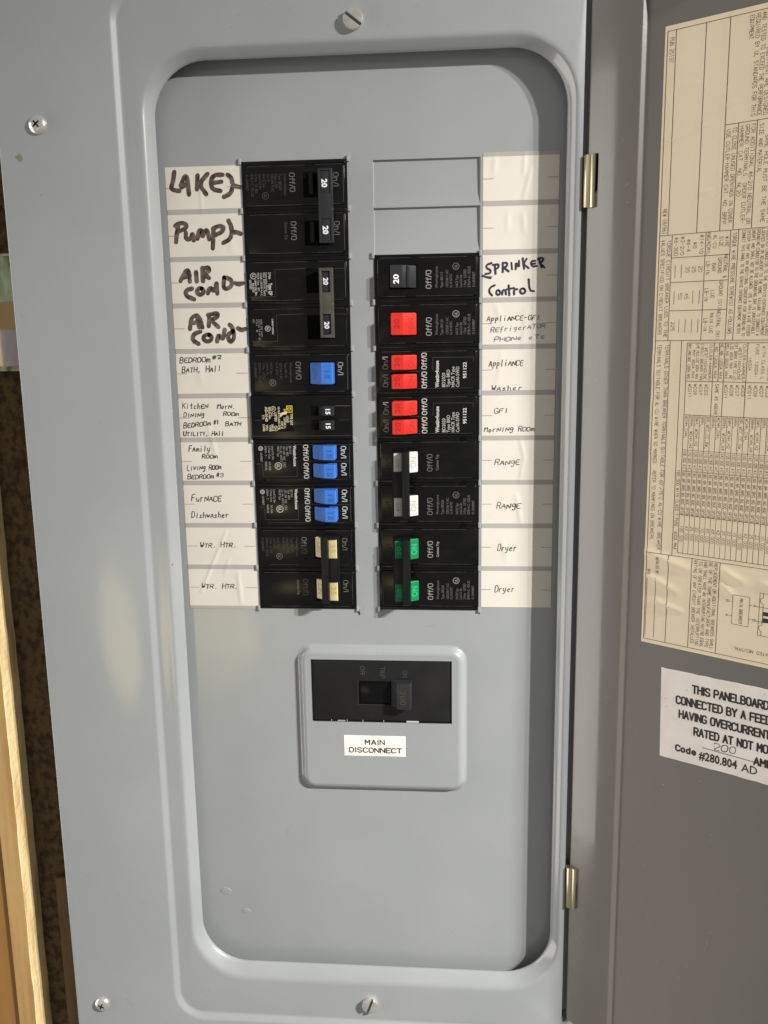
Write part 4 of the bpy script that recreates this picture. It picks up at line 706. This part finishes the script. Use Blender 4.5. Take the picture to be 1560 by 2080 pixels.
# --- two-pole breakers with coloured levers under a black tie bar
def coloured_double(levmat, mark, pal, rows_pole, face, slope, tie_x, wins, notch=False):
    r = empty('circuit_breaker', (0, 0, 0)); mb = MB(); pole(mb, 12.7, shoulder=1.9); pole(mb, -12.7, shoulder=1.9)
    for zc in (12.7, -12.7):
        if zc == rows_pole: single_print(mb, zc, pal[0], pal[1], pal[2], pal[3], [(q[0].replace('BR115', 'BR230').replace('1 Pole', '2 Pole'), q[1], q[2]) for q in WEST1])
        else: single_print(mb, zc, pal[0], pal[1], pal[2], pal[3], None, common=True)
    if notch:
        for z in (0, 25.0, -25.0): mb.slab(circle(-20.6, z, 1.5, 16), .3, 1.56, 'cavity_shade', b=0)
    mb.build('body', r, smooth=32)
    for i, zc in enumerate((13.0, -12.3)):
        mb = MB(); mb.wedge([(5.8, 0), (5.8, 2.4), (11.2, 6.2), (14.4, 8.0), (18.9, 8.2), (19.1, 8.0), (19.1, 0)], zc - 5.9, zc + 5.9, levmat, b=0.3)
        t = MB(); text(t, face, 15.4, zc + 3.2, 2.8, mark, ang=-90, width=5.4, bold=.01); mb.add([(x, z, 8.0 + (x - 14.4) * .045 + .06) for x, z, _ in t.v], t.f, mark)
        t = MB(); text(t, slope, 6.7, zc + 3.4, 3.1, mark, ang=-90, width=6.4, bold=.02); mb.add([(x, z, 2.4 + (x - 5.8) * .704 + .06) for x, z, _ in t.v], t.f, mark)
        mb.build('lever', r, smooth=28)
    z0, z1 = tie_x; mb = MB()
    mb.slab([(10.2, z0), (14.5, z0), (14.5, z1), (11.0, z1), (10.2, z1 - .8)], 3.5, 12.2, 'tie_black', b=0.7)      # tall grip on the Off side
    mb.box(18.9, 20.3, z0 + .5, z1 - .6, 3.5, 7.9, 'tie_black', b=0.4)
    cuts = [z0 + .3] + [q for w in sorted(wins) for q in w] + [z1 - .3]
    for a, b in zip(cuts[0::2], cuts[1::2]): mb.box(13.9, 19.2, a, b, 3.5, 8.8, 'tie_black', b=0.35)
    mb.build('tie_bar', r, smooth=35)
    return r
WN = ((7.6, 18.7), (-18.0, -6.8))
r = coloured_double('cream_plastic', 'cream_mark', ('ink_dim', 'ink_grey', 'ink_grey', 'ink_grey'), 12.7, '25', 'ON', (-18.9, 20.9), WN)
place(r, 'L', -101.6, 'black double breaker with cream levers under a black tie bar, beside the WTR. HTR. rows', GRP)
r = single('charcoal_plastic', 'charcoal_mark', WEST1, ('ink_grey', 'ink_grey', 'ink_pale', 'ink_faint'), None, None)
lv = [q for q in bpy.data.objects if q.parent == r and q.name.startswith('lever')][0]
mb = MB(); text(mb, '20', 15.0, 3.4, 2.9, 'ink_bright', ang=-90, width=5.0, bold=.03); mb2 = MB(); mb2.add([(x, z, 8.62 + (x - 13.0) * .129 + .09) for x, z, _ in mb.v], mb.f, 'ink_bright'); mb2.box(9.2, 11.0, -6.2, 5.2, 4.4, 7.2, 'charcoal_plastic', b=0.3)
mb2.build('lever_marking', lv, smooth=30)
place(r, 'R', 63.5, 'black single breaker with a black lever marked 20, beside the SPRINKER CONTROL row', GRP)
r = single('red_plastic', 'red_mark', [(t.replace('BR115', 'BR120'), a, b) for t, a, b in WEST1], ('ink_grey', 'ink_pale', 'ink_pale', 'ink_faint'), '20', 'ON')
place(r, 'R', 38.1, 'black single breaker with one wide red lever, fourth row on the right', GRP)
r = tandem('red_plastic', 'red_mark', True)
place(r, 'R', 12.7, 'black tandem breaker with two red levers beside the Appliance and Washer row', GRP)
c = copy_tree(r); place(c, 'R', -12.7, 'black tandem breaker with two red levers beside the GFI and Morning Room row', GRP)
WR = ((7.6, 18.4), (-18.4, -7.4))
r = coloured_double('white_plastic', 'white_mark', ('ink_grey', 'ink_grey', 'ink_grey', 'ink_faint'), 12.7, '40', 'ON', (-19.0, 19.2), WR, True)
place(r, 'R', -50.8, 'black double breaker with white levers under a black tie bar, beside the Range rows', GRP)
r = coloured_double('green_plastic', 'green_mark', ('ink_grey', 'ink_pale', 'ink_pale', 'ink_faint'), 12.7, '30', 'ON', (-19.4, 19.6), WR)
place(r, 'R', -101.6, 'black double breaker with green levers under a black tie bar, beside the Dryer rows', GRP)

# --- main switch
ms = empty('main_switch', (6.9, -177.3, 0)); tag(ms, 'wide black main switch with a stubby lever in the raised bezel', 'main switch')
mb = MB(); d = 3.35
mb.box(-41.6, 41.6, -19.3, 19.2, -6, 3.3, 'switch_black', b=0.6, r=1.2); mb.box(-40.8, 40.8, -19.7, -18.9, -6, 3.6, 'black_plastic', b=0.1)
mb.quad(-14.0, 18.5, -8.6, 6.4, d, 'cavity_shade'); mb.box(-12.6, 5.6, -7.2, 5.0, 2, 3.55, 'black_gloss', b=0.15)
for t, x, z, L in (('OFF', -12.6, 16.0, 6.2), ('TRIP', -.6, 15.6, 7.2), ('ON', 12.8, 13.6, 4.6)): text(mb, t, x, z, 3.0, 'ink_dim', ang=-90, width=L, d=d)
ribbon(mb, [(-13.9, 6.4), (-14.1, -8.7), (2, -8.7)], .25, 'ink_dim', d)
for x in (-30.5, -21, -11.4, 1.2): mb.quad(x - .15, x + .15, -19.6, -18.4, 3.66, 'ink_white')
mb.quad(15.0, 22.4, -19.6, -18.5, 3.66, 'ink_white'); mb.quad(-26.8, -22.2, -19.6, -18.7, 3.66, 'ink_pale')
mb.build('body', ms, smooth=35)
mb = MB(); mb.wedge([(5.4, 2.5), (8.0, 6.5), (9.8, 9.4), (17.6, 10.2), (18.4, 9.4), (18.6, 2.5)], -9.0, 7.4, 'charcoal_plastic', b=1.0)
t = MB(); text(t, '200', 11.4, 3.2, 4.0, 'ink_faint', ang=-90, width=9.2); mb.add([(x, z, 9.4 + (x - 9.8) * .103 + .1) for x, z, _ in t.v], t.f, 'ink_dim')
mb.build('lever', ms, smooth=30)
